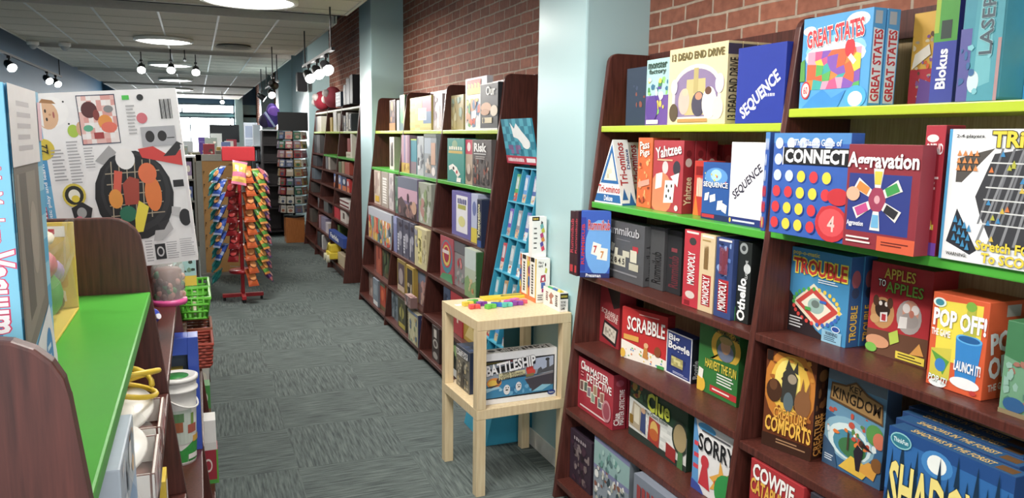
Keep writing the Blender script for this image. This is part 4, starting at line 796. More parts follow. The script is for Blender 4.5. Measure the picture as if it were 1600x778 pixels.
mid(0, 750, 792, 132, .045, '1e1f24', 'black game box showing hands, with white serif title on the top shelf', .0, [('r', 0, 0, .02, 1, 'f0f0ec'), ('r', 0, .98, 1, 1, 'f0f0ec'), ('r', 0, 0, 1, .03, 'f0f0ec'), ('e', .35, .48, .3, .11, 'd8a884'), ('e', .3, .38, .25, .07, 'c89470'), ('e', .8, .4, .2, .12, 'e0d0b8'), ('r', .15, .14, .7, .26, 'd8c8a0'), ('e', .24, .2, .06, .06, '2a2a2a'), ('t', 'Our', .36, .74, .86, .93, 'f6f4ee')])
# green shelf
mid(1, 609, 616, 214, .2, 'd8d0c8', 'white game spine with black vertical lettering on the green shelf', .05, vert('STRATEGO', '2a2622'))
mid(1, 617, 640, 211, .18, 'b890a0', 'pink and grey striped game box with yellow foot on the green shelf', .02, [('r', .3, .25, .5, 1, '8a86a8'), ('r', .55, .25, .7, 1, 'c8b0b8'), ('r', .8, .25, .95, 1, '9a7a94'), ('r', 0, 0, 1, .26, 'c8a84a'), ('b', 111, .05, .02, .95, .24, 'e0c86a a8843a', 6, .1)])
mid(1, 642, 651, 217, .2, '4a93a4', 'teal game spine next to the pink striped box', .03, [('r', 0, .96, 1, 1, 'b8d04a'), ('r', 0, 0, 1, .35, '8a7a84')])
mid(1, 652, 662, 213, .2, 'b9c0c4', 'pale grey game spine with dark specks on the green shelf', .01, pic(112, 'e0e4e6 5a6068 8a9098', 10, .2))
mid(1, 663, 698, 208, .15, '9aa2a8', 'large grey landscape game box in clear wrap on the green shelf', .0, [('r', 0, .55, .55, .98, 'b0bcc8'), ('b', 113, .05, .1, .6, .6, '6a6a68 c8b8a8 8a8078 d8d0c8', 18, .1), ('r', .6, .3, .95, .8, 'd0a890'), ('e', .8, .15, .15, .1, 'ece4e0'), ('r', 0, .92, 1, 1, '6a746e')])
mid(1, 699, 725, 216, .15, '2f8f84', 'teal fortune card game box with a fan of playing cards', .0, [('e', .45, .86, .16, .1, '8aa884'), ('r', .08, .66, .9, .72, 'c8a84a'), ('k', .1, .74, .9, .82, 6, 'e8e4d0'), ('p', [(.1, .36), (.35, .42), (.3, .3), (.14, .26)], 'ece8e0'), ('p', [(.35, .42), (.62, .34), (.5, .22), (.3, .3)], 'f4f0e8'), ('p', [(.6, .34), (.8, .2), (.64, .12), (.5, .22)], 'ece8e0'), ('p', [(.6, .12), (.85, .12), (.82, .02), (.58, .02)], 'f4f0e8'), ('e', .4, .32, .05, .04, '2a2426'), ('e', .6, .24, .05, .04, 'b83a3a')])
mid(1, 726, 738, 218, .15, 'b8a28c', 'tan game box with a red patch, squeezed beside the dark conquest game', .01, [('r', 0, .68, .95, 1, 'c83a58'), ('e', .5, .84, .25, .1, 'f0dcd8'), ('e', .5, .25, .4, .18, '6a5a50'), ('e', .5, .35, .25, .12, 'c8b8a8')])
mid(1, 738, 774, 218, .06, '57504f', 'dark grey conquest game box with big white title on the green shelf', .0, [('b', 115, .05, .05, .95, .6, '3a3434 7a6a64 a89080 2a2628 8a4a3a', 44, .06), ('r', .1, .69, .75, .71, 'd0d0d0'), ('t', 'Risk', .12, .75, .74, .92, 'f2f0ee', dict(bold=.04)), ('l', .2, .58, .7, .66, 2, 'b8b0ac')])
# third shelf
mid(2, 585, 595, 262, .2, 'cbb8a8', 'cream game spine with yellow patch at the far end of the third shelf', .04, [('b', 121, .05, .3, .95, .95, 'b8a098 e0d4c8 a89088', 10, .25), ('r', .2, .08, .8, .25, 'd8b02c')])
mid(2, 596, 607, 265, .2, 'a69c92', 'grey game spine with vertical white lettering on the third shelf', .03, vert('TERRA MARS', 'ece8e4'))
mid(2, 608, 615, 267, .2, 'c7bfc0', 'pale silver game spine on the third shelf', .03, pic(123, 'e6e2e2 a8a0a4', 8, .25))
mid(2, 614, 622, 275, .15, '54786a', 'thin green game spine beside the purple sunset box', .0, pic(124, 'd8e8d8 3a5a5a 6a9a6a', 8, .25))
mid(2, 622, 652, 274, .12, '7d6f8f', 'purple sunset game box with dark figures on the third shelf', -.01, [('r', 0, .72, 1, 1, '6a7286'), ('r', 0, .42, 1, .72, 'c8a0b4'), ('p', [(0, 0), (1, 0), (1, .3), (.7, .45), (.5, .28), (.2, .5), (0, .4)], '5a4a50'), ('b', 125, .05, .02, .95, .35, '3a3034 b88a7a 8a6a6a', 14, .08), ('e', .55, .5, .05, .12, '4a3844'), ('e', .86, .3, .12, .16, 'c8a088')])
mid(2, 653, 677, 284, .15, 'a3a89a', 'grey-green mossy game box with red vertical specks on the third shelf', .0, pic(126, '8aa070 c8ccc4 b88a84 7a8a6a', 26, .12))
mid(2, 706, 735, 297, .1, '6a63a8', 'purple bordered game box with a tall white label on the third shelf', .03, [('r', .25, .1, .85, .92, 'e6e4ea'), ('r', .34, .62, .76, .72, 'a8a84a'), ('e', .55, .35, .18, .12, 'd8d48a'), ('k', .32, .74, .8, .86, 5, '4a4a8a')])
mid(2, 736, 746, 302, .14, 'b9c0dc', 'pale blue spined game box with yellow foot on the third shelf', .02, [('r', 0, 0, 1, .3, 'd8c43a'), ('e', .5, .7, .3, .15, '6a78b0')])
mid(2, 745, 757, 311, .2, '1c2544', 'navy party game spine with vertical pale yellow title', -.02, [('r', .1, .0, .9, .14, '3a5aa0'), ('t', 'Telestrations', .15, .18, .6, .9, 'ece6b8', dict(rot=90, bold=.03)), ('t', 'AFTER DARK', .66, .25, .88, .75, 'a8a890', dict(rot=90))])
mid(2, 757, 768, 313, .2, 'c4c07c', 'pale yellow game spine with black circle at the right end of the third shelf', -.01, [('r', .3, .72, .9, .9, '2a2a3a'), ('e', .7, .38, .25, .14, '2a2a2e'), ('r', 0, 0, 1, .2, '3a5a9a')])
# fourth shelf
mid(3, 576, 612, 311, .12, '9aa0a8', 'busy crowd-scene comic game box at the far end of the fourth shelf', .01, [('r', 0, .62, 1, 1, 'b8bcc8'), ('b', 131, .02, .02, .98, .75, 'e0c06a d88a6a 6a9a8a eceae4 4a5a6a c84a3a d8a84a', 70, .06)])
mid(3, 613, 620, 334, .2, '7f86b4', 'light violet-blue spine left of the skull spines', .02, [('r', 0, .8, 1, 1, '9aa2cc')])
for i in range(3): mid(3, (621, 630, 640)[i], (629, 639, 647)[i], 337, .2, '55566a', ('left', 'middle', 'right')[i] + ' of three matching slate skull-art game spines on the fourth shelf', .02, [('e', .62, .55, .3, .12, 'a8a8b8'), ('e', .55, .35, .25, .1, '8a8a9a'), ('k', .1, .1, .35, .6, 6, 'd0d0dc'), ('e', .6, .85, .3, .06, '3a3444')])
mid(3, 648, 672, 346, .14, 'd2c79a', 'cream parchment game box by the upright on the fourth shelf', .0, [('r', .3, .1, .62, .95, 'e8dc94'), ('b', 134, .32, .15, .6, .85, '8a8450 c8b860 6a6a40', 14, .06), ('b', 135, .65, .05, .98, .9, 'b8ac88 a89a74 e0d8b8', 14, .08), ('b', 136, .02, .5, .28, .95, '9a9aa8 b8b4b0', 8, .08)])
mid(3, 688, 708, 361, .06, 'b0505c', 'colourful looping-track game box on the fourth shelf', .04, [('e', .5, .55, .44, .38, '4a8a9a'), ('e', .5, .6, .36, .3, 'c83a50'), ('e', .5, .58, .28, .24, 'd8c05a'), ('e', .5, .6, .2, .18, 'a82a48'), ('r', .2, .62, .7, .7, 'e0d0d0'), ('p', [(0, 0), (1, 0), (.9, .2), (.2, .14)], '4a9a6a')])
mid(3, 707, 727, 365, .14, '8f8a8c', 'grey game box with red star burst on the fourth shelf', .05, [('b', 137, .05, .05, .95, .4, 'b0a8a8 7a8a84 a06a70', 16, .1), ('b', 138, .3, .4, .8, .65, 'c83a48 d8888a', 10, .08), ('r', 0, .75, 1, 1, '6a6a70')])
mid(3, 726, 743, 383, .12, 'b8c4ae', 'pale misty meadow game box on the fourth shelf', .0, [('r', 0, .6, 1, 1, 'c8d4d0'), ('p', [(0, 0), (1, 0), (1, .4), (.6, .3), (.3, .45), (0, .35)], '8aa870'), ('b', 139, .4, .1, .9, .4, 'c88a5a d8c090 7a9a5a', 8, .1)])
mid(3, 744, 760, 389, .14, '2e5a2c', 'dark leafy green game box with white lettering by the right upright', -.01, [('b', 140, .02, .02, .98, .98, '5a9a3a 1c3a1c 7ab84a 2a4a24', 26, .12), ('r', .3, .46, .98, .54, '1c281c'), ('k', .36, .48, .95, .53, 5, 'e8ece4')])
# fifth shelf
mid(4, 585, 592, 373, .2, '6a3a34', 'dim maroon game spine at the far end of the fifth shelf', .08)
mid(4, 588, 596, 375, .14, 'a8503c', 'rust orange game spine on the fifth shelf', .05, pic(141, 'b86048 8a3a2c', 6, .3))
mid(4, 597, 609, 377, .15, '2e3626', 'very dark green game box beside the rust orange spine', .06, pic(142, '4a5a3a 1c2418 5a5030', 10, .2))
mid(4, 621, 634, 391, .1, '8f7a3c', 'gold framed game box with a portrait panel on the fifth shelf', .03, [('r', .1, .08, .85, .9, '5a4a50'), ('e', .45, .5, .25, .25, 'a89a9a'), ('r', .05, .05, .85, .22, 'c8b09a')], sidecol='b8983a')
mid(4, 635, 646, 398, .12, 'b0923a', 'second gold framed game box with dark panel on the fifth shelf', .02, [('r', .14, .08, .86, .92, '3a3430'), ('b', 144, .2, .1, .8, .5, '8a7a6a c8b8a0', 8, .15)])
mid(4, 648, 669, 400, .1, '7a6a70', 'brown and blue illustrated game box leaning by the upright on the fifth shelf', .06, [('r', 0, .6, .7, 1, '6a7890'), ('b', 145, .3, .02, .98, .75, 'b88a84 8a5a54 c8a89a 5a4444', 22, .12)])
game_box(.2, .058, .09, '8a6a68', 'small flat pinkish-grey game box lying on the fifth shelf, middle bookcase', loc=(XF(.385) - .06, solveY(648, XF(.385), .385), .3855), front=pic(146, '6a6a72 b8a0a0', 8, .1), topcol='b89490', top=[('b', 147, .1, .1, .9, .9, 'd0b0a8 a87a78', 10, .1)], step=.0005)
mid(4, 693, 703, 428, .2, '3c4a66', 'dusky blue game spine partly hidden by the birch table', .04, pic(148, '5a6a8a 2a3044', 6, .3))
mid(4, 704, 722, 428, .18, 'b02f38', 'plain red game box partly hidden by the birch table', .04, [('r', .55, .3, .68, .7, 'e0c8b8'), ('e', .6, .78, .08, .06, 'c8a88a')])
mid(4, 723, 748, 433, .16, 'b99a34', 'mustard yellow game box just above the birch table', .05, [('r', 0, .55, 1, .62, '6a5a2a'), ('p', [(.1, .1), (.9, .1), (.5, .5)], 'd8c07a')])
# bottom shelf
mid(5, 577, 584, 414, .2, 'a58c84', 'dusty pink game spine at the far end of the bottom shelf', .07, pic(151, 'c0aaa0 8a7268', 8, .25))
mid(5, 583, 591, 421, .12, '7e8a98', 'blue-grey game box with a white label on the bottom shelf', .02, [('r', .1, .02, .9, .18, 'e8e8ea'), ('r', .2, .4, .8, .8, '98a4ae')])
mid(5, 591, 602, 427, .14, 'b8462a', 'red-orange game box on the bottom shelf', .04, [('r', 0, .86, 1, 1, '5a6048'), ('r', 0, 0, 1, .16, '6a5a34'), ('e', .5, .55, .3, .2, 'd8643a')])
mid(5, 603, 608, 430, .18, '8f6a58', 'thin brown game spine next to the red-orange box', .05)
mid(5, 612, 622, 441, .18, '6c7a84', 'steel blue game box right of the first upright on the bottom shelf', .06, pic(155, '8a98a0 4a5860', 10, .2))
mid(5, 622, 634, 455, .14, '43432e', 'dark olive and gold game box on the bottom shelf', .03, [('r', .1, .05, .9, .2, 'b8a83a'), ('e', .5, .55, .3, .2, 'a8a050'), ('r', .4, .25, .6, .85, '6a6a3a')])
mid(5, 632, 640, 464, .2, '17171a', 'black game spine with golden vertical title on the bottom shelf', .04, [('t', 'LOUIS MAKER', .3, .15, .7, .85, 'b8a05a', dict(rot=90))])
mid(5, 638, 653, 467, .12, 'a9a58c', 'pale map-covered game box with blue side on the bottom shelf', .0, [('r', .08, .03, .92, .9, 'c8c29c'), ('b', 158, .1, .05, .9, .85, '8a9a7a b8a070 d8d0b0 6a7a8a', 24, .1), ('r', 0, .92, 1, 1, '7a86a0')], sidecol='33365c', side=[('r', .25, .82, .7, .9, 'e0e0e4'), ('r', .3, .05, .7, .15, 'c8c8d0'), ('k', .3, .25, .7, .75, 8, 'b8b4c8')])
mid(5, 675, 686, 497, .18, '3c2c2a', 'dark brown game box with pale circles in the near bay', .03, [('e', .5, .5, .34, .13, 'b8b0a8'), ('e', .5, .5, .2, .08, '5a4a48'), ('e', .5, .16, .34, .1, 'a8a09a'), ('r', .3, .68, .7, .92, 'c8c0b8')])
mid(5, 700, 716, 505, .18, '2a2e28', 'black box with green picture on the bottom shelf behind the table', .04, [('b', 161, .05, .3, .95, .9, '4a7a3a 8aa86a 1c2a1c', 10, .2), ('r', .1, .05, .9, .25, 'd8d8d4')])
# ------------------------------------------------------------------ farthest bookcase: small, blurred
FY = 9.245
def far(z, xl, xr, hgt, col, label, front=(), d=.14, inset=.03):
    X = XF(z) + inset; Yl, Yr = solveY(xl, X, z), solveY(xr, X, z)
    X, Yr, Yl, d = settle(X, Yr, Yl, d, z); hgt = headroom(X, Yr, Yl, d, z, hgt)
    return game_box(Yl - Yr, d, hgt, col, label + (', farthest bookcase' if len(label.split()) <= 14 else ''), loc=(X, (Yl + Yr) / 2, z + .0005), front=front, step=.0008)
n = 0
SP = [('c9c2b4', 'cream'), ('5a4a44', 'brown'), ('8a8e98', 'grey'), ('d8d4cc', 'white'), ('3c4450', 'slate')]
for row, z, xs, hh, wname in ((0, 1.83, (528, 533, 537, 541, 545, 550), .24, 'yellow-green'), ):
    for i in range(5):
        c, nm = SP[i]; far(z, xs[i], xs[i + 1] - 1, hh - .02 * (i % 3), c, '%s game box, %s from left in right bay of far %s shelf' % (nm, ordinal(i), wname), [('b', 200 + i, .1, .1, .9, .9, 'a89a84 6a6a72 e0dcd0', 6, .3)])
far(1.83, 516, 519, .2, 'c8a84a', 'thin mustard book in the middle bay of the yellow-green shelf')
far(1.83, 521, 526, .27, 'e4e2dc', 'glaring white book in the middle bay of the yellow-green shelf')
far(1.5, 543, 547, .24, '9a3a34', 'dim red game box near the right upright of the green shelf', d=.12, inset=.08)
far(1.5, 538, 548, .07, 'd8cfbc', 'flat cream box lying on the green shelf', [('r', .1, .3, .9, .7, 'b8ac94')])
far(1.5, 547, 550, .33, 'e0d8cc', 'thin white spine on the green shelf beside the right upright')
far(1.29, 529, 533, .14, '6a7a5a', 'mossy box on the fourth shelf of the right bay')
far(1.29, 534, 538, .15, 'a08a6a', 'sandy box on the fourth shelf of the right bay')
far(1.29, 539, 546, .15, 'a84a38', 'brick red box on the fourth shelf of the right bay')
for i, (a, b_) in enumerate(((522, 528), (529, 533), (535, 541), (542, 546))):
    far(1.08, a, b_, .19 - .01 * i, ('4a66a8', '7a8ab8', '3a4a6a', 'c83a3a')[i], ('royal blue', 'pale blue', 'navy', 'scarlet')[i] + ' box with orange foot in the blue row of the right bay', [('r', 0, 0, 1, .35, 'd87a4a'), ('e', .5, .65, .3, .2, 'd8dce8')])
far(.87, 531, 545, .05, 'e6e2de', 'lower of two white boxes banded in red, right bay', [('r', 0, .3, 1, .7, '7a2a34')])
o = far(.87, 531, 545, .05, 'e6e2de', 'upper of two white boxes banded in red, right bay', [('r', 0, .3, 1, .7, '7a2a34')]); o.location.z += .051; o.location.x = XF(.87) + .03
far(.69, 520, 530, .16, 'c83040', 'solid red box in the right bay under the red-banded white boxes')
far(.69, 532, 541, .2, 'dcd4cc', 'white box with dark picture beside the solid red box', [('r', .45, .3, .75, .8, '6a5a54')])
far(.41, 521, 524, .17, 'd8c83a', 'yellow spine standing behind the blue box with white lettering', inset=.1)
far(.41, 525, 531, .18, '6a8a4a', 'green box standing behind the blue box with white lettering', inset=.1)
far(.41, 514, 536, .12, '3450a0', 'wide blue game box with white lettering near the shelf foot', [('t', 'Farkle', .12, .3, .7, .8, 'f0f2f8', dict(bold=.04))], d=.08, inset=-.02)
far(.15, 528, 538, .15, 'c8b89a', 'beige carton at the right end of the lowest shelf')
# middle and far bays: a few dim boxes
for i, (z, a, b_, hh, c, l) in enumerate(((1.29, 509, 512, .2, '7a7a80', 'grey box with pale figure'), (1.29, 513, 516, .22, 'b8b0a8', 'pale box with dark figure'), (.69, 497, 505, .17, '6a6e74', 'dim steel grey box'), (.69, 506, 513, .18, '54585a', 'dim charcoal box'), (.41, 496, 501, .19, 'a07a84', 'dusty rose box'), (.41, 502, 509, .19, '8a84a0', 'lavender box'), (.41, 509, 513, .15, 'c8c0c8', 'pale lilac box'), (.15, 503, 505, .2, 'c8c8c8', 'thin silver strip box'), (.15, 494, 501, .2, '3a3c40', 'black box on the lowest shelf'))):
    far(z, a, b_, hh, c, l + ' in the middle bay')
for i, (z, a, b_, hh, c, l) in enumerate(((1.83, 489, 494, .24, '8a8a90', 'grey box'), (1.83, 496, 502, .24, 'c8c4bc', 'cream box'), (1.5, 488, 494, .28, '4a4c50', 'charcoal box'), (1.5, 495, 500, .28, '5a5a5c', 'dark grey box'), (1.29, 485, 495, .16, '4c4e54', 'smoky box'), (1.08, 484, 492, .17, '6a7884', 'blue-grey box'), (.87, 482, 490, .15, '54504e', 'umber box'), (.41, 484, 488, .2, '5a544e', 'dark taupe box'))):
    far(z, a, b_, hh, c, l + ' in the far left bay')
# on top of the farthest bookcase
def top_item(o, label, cat): return tag(o, label, cat)
zt = 2.181; X = XF(2.13) + .12
for i, (px, c1, r) in enumerate(((503, 'b02a40', .17), (520, 'd85a6a', .18))):
    y = solveY(px, X, zt + .15); o = empty('plush_toy', (X, y, zt)); tag(o, ('red and white', 'pink and white')[i] + ' round plush toy on top of the farthest bookcase', 'plush toy')
    b = MB(); b.ball((0, 0, r * .9), (.13, r * 1.25, r * .9), M(c1, .9), 18, 12); b.build('body', o)
    b = MB()
    for a in (.2, 1.1, 2.2): b.ball((-.1, r * .8 * cos(a), r * (.6 + .7 * sin(a))), (.05, .07, .06), M('e8e0dc', .9), 10, 7)
    b.build('white_patch', o)
y = solveY(534, X, zt); o = game_box(.42, .14, .2, '3a4c66', 'stack of slate blue boxed sets with white marks on top of the farthest bookcase', loc=(X - .05, y, zt), step=.0008, front=[('r', .0, .48, 1, .52, '1c2432')] + [('r', .12 + .26 * k, v, .26 + .26 * k, v + .06, 'c8d4e0') for k in range(3) for v in (.14, .36, .62, .84)])
for i, (a, b_, hh) in enumerate(((546, 550, .26), (550.6, 556, .33), (556.6, 561, .36))):
    Yl, Yr = solveY(a, X, zt), solveY(b_, X, zt)
    game_box(Yl - Yr, .16, hh, '1e1e24', ('shortest', 'middle', 'tallest')[i] + ' of three black boxes on top of the farthest bookcase', loc=(X - .08, (Yl + Yr) / 2, zt), step=.0008)
# yellow toy digger bulging out of the lowest shelf
yz = solveY(520, 1.6, .2); o = empty('toy_digger', (1.62, yz, .1505)); tag(o, 'yellow toy digger with pale wheels sticking out of the lowest shelf', 'toy')
b = MB(); ym = M('e8cf2a', .35)
b.box(-.09, -.2, .05, .09, .12, .13, ym); b.box(-.07, -.12, .13, .07, .05, .22, ym); b.build('body', o, bevel=.015)
b = MB(); b.tube([(-.02, .1, .12), (-.03, .2, .2), (-.03, .3, .13), (-.03, .32, .06)], .02, ym); b.build('arm', o)
for yy in (-.12, .08):
    b = MB(); b.cyl((-.12, yy, .05), (-.08, yy, .05), .05, .05, M('dcd8c0', .5), 16); b.build('wheel', o)
    b = MB(); b.cyl((.08, yy, .05), (.12, yy, .05), .05, .05, M('dcd8c0', .5), 16); b.build('wheel', o)
# ================================================================== stacked birch side tables and what stands on them
TX, TY, TA = 1.222, 3.405, radians(2.5)
def side_table(z0, label):
    o = empty('side_table', (TX, TY, z0), TA); tag(o, label, 'table', 'stacked birch side tables')
    b = MB(); b.box(0, 0, .4, .519, .51, .45, BIRCH); b.build('tabletop', o, bevel=.002)
    for x in (0, .469):
        for y in (0, .46):
            b = MB(); b.box(x + .0005, y + .0005, 0, x + .0495, y + .0495, .3995, BIRCH); b.build('leg', o, bevel=.0015)
    return o
side_table(0, 'lower birch side table standing on the carpet beside the pilaster')
side_table(.4505, 'upper birch side table stacked on another, coloured blocks on its top')
ZT = .901
# --- battleship box on the lower table
def on_table(x, y): return (x, y)
BS = [('r', 0, 0, 1, 1, 'eceef0'), ('r', .02, .1, .97, .86, '1a1c20'), ('p', [(.035, .12), (.955, .14), (.955, .5), (.035, .46)], '3a8ab8'), ('p', [(.035, .46), (.5, .5), (.955, .5), (.955, .84), (.035, .78)], '9aa6b4'), ('p', [(.68, .6), (.955, .6), (.955, .84), (.68, .82)], 'b4c0d8'),
      ('p', [(.55, .44), (.955, .52), (.955, .26), (.86, .22), (.66, .16)], '4a4650'), ('p', [(.55, .44), (.955, .53), (.955, .49), (.56, .42)], '8a868c'), ('p', [(.72, .5), (.955, .54), (.955, .66), (.9, .62), (.89, .8), (.86, .8), (.86, .62), (.8, .58), (.78, .64), (.74, .6)], '585a60'), ('e', .87, .78, .03, .03, '3c3e44'),
      ('e', .14, .42, .1, .1, 'e8943a'), ('e', .12, .42, .06, .06, 'f0c84a'), ('e', .2, .45, .03, .06, '5a4038'), ('p', [(.03, .32), (.2, .34), (.24, .3), (.12, .28), (.04, .24)], 'a8d4e8'), ('p', [(.03, .34), (.08, .36), (.24, .38), (.1, .32)], '3a4048'), ('p', [(.66, .16), (.8, .28), (.93, .26), (.8, .16)], '8ac8e0'), ('b', 301, .2, .14, .65, .32, '6ab0d8 2f78a8 a8d8ec', 18, .03),
      ('e', .31, .26, .045, .1, 'e8e8ea'), ('e', .47, .3, .04, .09, 'e8e8ea'), ('e', .3, .3, .008, .012, '2a2a2e'), ('e', .33, .3, .008, .012, '2a2a2e'), ('e', .46, .33, .008, .012, '2a2a2e'), ('e', .49, .33, .008, .012, '2a2a2e'), ('e', .31, .255, .02, .014, '2a2a2e'), ('e', .475, .29, .018, .012, '2a2a2e'),
      ('p', [(.02, .68), (.7, .86), (.7, .72), (.02, .58)], '1a1c20'), ('p', [(.2, .46), (.56, .53), (.56, .62), (.2, .6)], 'd8d0a0'), ('e', .62, .62, .05, .09, 'c8322a'), ('e', .64, .56, .06, .07, 'dc4638'), ('p', [(.57, .46), (.68, .48), (.68, .54), (.57, .52)], '8a7a4a'),
      ('e', .93, .1, .055, .055, '22408a'), ('r', .02, .8, .3, .83, '5a5420'), ('r', .3, .81, .45, .84, '7a2a30'), ('t', 'BATTLESHIP', .03, .63, .7, .83, 'f8f8fa', dict(rot=7, outline='1a1c20', ow=.06, bold=.035)),
      ('t', 'Battle with', .25, .575, .42, .62, '2a2a2e', dict(rot=5)), ('t', 'LIGHTS, SOUNDS,', .22, .525, .53, .57, '2a2a2e', dict(rot=5)), ('t', '& SUPER WEAPONS!', .21, .475, .56, .52, '2a2a2e', dict(rot=5)), ('t', 'Hasbro', .895, .085, .965, .115, 'e8ecf4')]
zl = .4505
game_box(.405, .085, .262, 'eceef0', 'white naval battle game box with bold white title on the lower birch table', loc=(TX + .259, TY + .064, zl + .0005), rz=TA - .02, front=BS,
         top=[('p', [(.25, .15), (.93, .2), (.93, .85), (.22, .8)], '1c1d22'), ('t', 'BATTLESHIP', .26, .24, .9, .76, 'f4f4f6', dict(rot=180, bold=.035)), ('e', .14, .5, .05, .2, '3a3c42')])
game_box(.2, .11, .225, '6f6d66', 'smaller grey box showing a fleet of ships, facing the aisle on the lower birch table', loc=(TX + .04, TY + .335, zl + .0005), rz=-pi / 2 + .03, sidecol='20304e', topcol='283a5c',
         front=[('r', 0, 0, 1, .78, '77756c'), ('r', 0, .78, 1, 1, '3a4458'), ('b', 302, .05, .05, .95, .7, '9a978a 55534e b8b4a4 3c3c3c c8b890', 40, .06), ('p', [(.35, .05), (.65, .05), (.55, .5), (.5, .72), (.45, .5)], '3e3e40'), ('p', [(.2, .3), (.8, .3), (.7, .36), (.3, .36)], '4a4a4a'), ('r', .03, .78, .9, .93, 'eceef0'), ('t', 'BATTLESHIP', .06, .795, .87, .915, '1a1c20', dict(bold=.03))],
         top=[('b', 303, .2, .1, .9, .9, 'b83a3a 3a5a8a', 5, .1)], side=[('r', .2, .1, .9, .3, '3a4a6a')])
# --- things on the table top
def tab(x, y):
    c, s = cos(TA), sin(TA); return (TX + x * c - y * s, TY + x * s + y * c)
cols = [('e8cf3a', 'yellow'), ('5ab84a', 'green'), ('7a3a9a', 'purple'), ('e0484a', 'red'), ('6ac84a', 'lime green'), ('3a70c8', 'blue'), ('e8c84a', 'golden'), ('5ac8b8', 'aqua'), ('d85ab8', 'magenta'), ('8a3aa0', 'violet'), ('e0586a', 'coral red'), ('e87ac0', 'pink')]
BP = ((.085, .345, .2), (.125, .375, .5), (.15, .31, -.2), (.09, .265, 0), (.17, .24, .3), (.215, .265, -.3), (.235, .305, .9), (.265, .245, .1), (.305, .3, .4), (.335, .26, -.2), (.37, .285, .15), (.345, .325, .6))
BD = ('at the left end of the block sculpture', 'at the back left of the block sculpture', 'between the yellow and lime blocks', 'in front of the yellow one at the left', 'nearest the front edge of the table', 'just right of the lime green one', 'in the middle of the block sculpture', 'right of the middle of the sculpture', 'behind the aqua one', 'right of the aqua one', 'at the right end of the block sculpture', 'at the back right of the sculpture')
for i, ((x, y, a), (c, nme)) in enumerate(zip(BP, cols)):
    b = MB(); m = M(c, .25); L, t = .058, .022
    b.prism([(-L / 2, -.016), (-.006, -.016), (.004, -.006), (L / 2, -.016), (L / 2, .012), (.008, .014), (-.004, .02), (-L / 2, .014)], lambda p, q, t_: (p, q, t_), 0, t, m)
    px, py = tab(x, y); o = b.build('puzzle_block', None, (px, py, ZT + .0003), (0, 0, a), bevel=.003)
    tag(o, nme + ' angular block lying on the table, ' + BD[i], 'toy block', 'coloured angular blocks on the birch table')
px, py = tab(.36, .452)
b = MB(); b.box(-.15, -.035, 0, .15, .035, .014, M('e8d022', .35)); o = b.build('card_pack', None, (px, py, ZT), (0, 0, .05), bevel=.003); tag(o, 'flat yellow card pack lying along the back edge of the birch table', 'card pack', None)
print_on(o, [('p', [(.35, .3), (.9, .25), (.85, .6), (.4, .7)], '3a3418'), ('k', .42, .38, .82, .58, 9, 'e8d022')], lambda u, v, e: ((u - .5) * .3, (v - .5) * .07, .014 + e), 4.2)
px, py = tab(.4, .15)
# small white blank cards under the blocks
for i, (x, y) in enumerate(((.055, .37), (.2, .35), (.39, .33))):
    b = MB(); b.box(-.03, -.02, 0, .03, .02, .0008, WHITE); px, py = tab(x, y); o = b.build('card', None, (px, py, ZT + .0001), (0, 0, .2 * i)); tag(o, 'small white card ' + ('at the left end', 'under the middle', 'at the right end')[i] + ' of the block sculpture on the table', 'card')
# flip-card games: two boxes side by side, one on top, and an open white box
def flip(x, y, z, w, d, h, label, full):
    px, py = tab(x, y); zig = [('p', [(.62, .9), (.74, .86), (.7, .78), (.6, .8)], '3a3a3a')]
    cz = ('6ab0b0', 'c8c83a', 'b83a7a', 'e08a3a', '5a4aa0', 'd83a5a')
    for k in range(6):
        u, v = .6 + .08 * (k % 2), .14 + .11 * (5 - k); zig.append(('p', [(u, v), (u + .2, v + .05), (u + .12, v + .15), (u - .06, v + .1)], cz[k]))
    art = [('r', 0, .9, .5, 1, '1c1a14'), ('k', .06, .925, .42, .975, 6, 'd8b83a')] + [('l', .12, .2 + .12 * k, .36, .27 + .12 * k, 1, '4a4a4a') for k in range(5)] + zig
    return px, py, art
px, py, art = flip(.455, .5, 0, 0, 0, 0, '', 0)
game_box(.085, .045, .22, 'f0efec', 'upright white game pack with zigzag colour strip on top of the flip card boxes', loc=(1.69, 3.735, ZT + .2415), rz=.0, front=art)
for i, (x, y) in enumerate(((1.697, 3.69), (1.697, 3.803))):
    cv = [('e', .66, .86, .05, .04, '3a3a3a'), ('p', [(.6, .68), (.75, .66), (.8, .76), (.66, .8)], 'c8c84a'), ('p', [(.28, .46), (.7, .48), (.66, .64), (.34, .62)], 'b8405a'), ('p', [(.4, .5), (.58, .5), (.56, .58), (.42, .56)], 'f0efec'), ('p', [(.36, .32), (.66, .34), (.64, .46), (.34, .46)], '4a6ab0'), ('r', .4, .24, .6, .32, 'b83a7a'), ('t', 'Flip a', .14, .88, .5, .94, '5a5a58'), ('t', 'card', .14, .81, .44, .87, '5a5a58'), ('l', .1, .05, .5, .2, 3, '6a6a6a')]
    game_box(.08, .11, .24, 'f3f1ec', ('nearer', 'farther')[i] + ' of two white card-flip game boxes standing at the table back', loc=(x, y, ZT + .0005), rz=.0, front=cv if not i else (),
             lside=[('r', 0, 0, .2, 1, 'd8703a'), ('r', .86, 0, 1, 1, 'd8b83a'), ('r', .3, .9, .75, 1, '2a2620'), ('k', .42, .16, .64, .85, 11, '4a4640'), ('r', 0, 0, 1, .1, 'e0783a'), ('b', 310 + i, .0, .1, .22, .9, '8a3a7a 3a6ab0 d8c83a', 8, .2)])
ox, oy = 1.708, 3.555
o = empty('open_box', (ox, oy, ZT + .0005), .0); tag(o, 'open white game box holding coloured blocks at the table edge by the bookcase', 'box')
b = MB(); wm = M('f1efea', .4); hx, hy, hz = .024, .1, .1
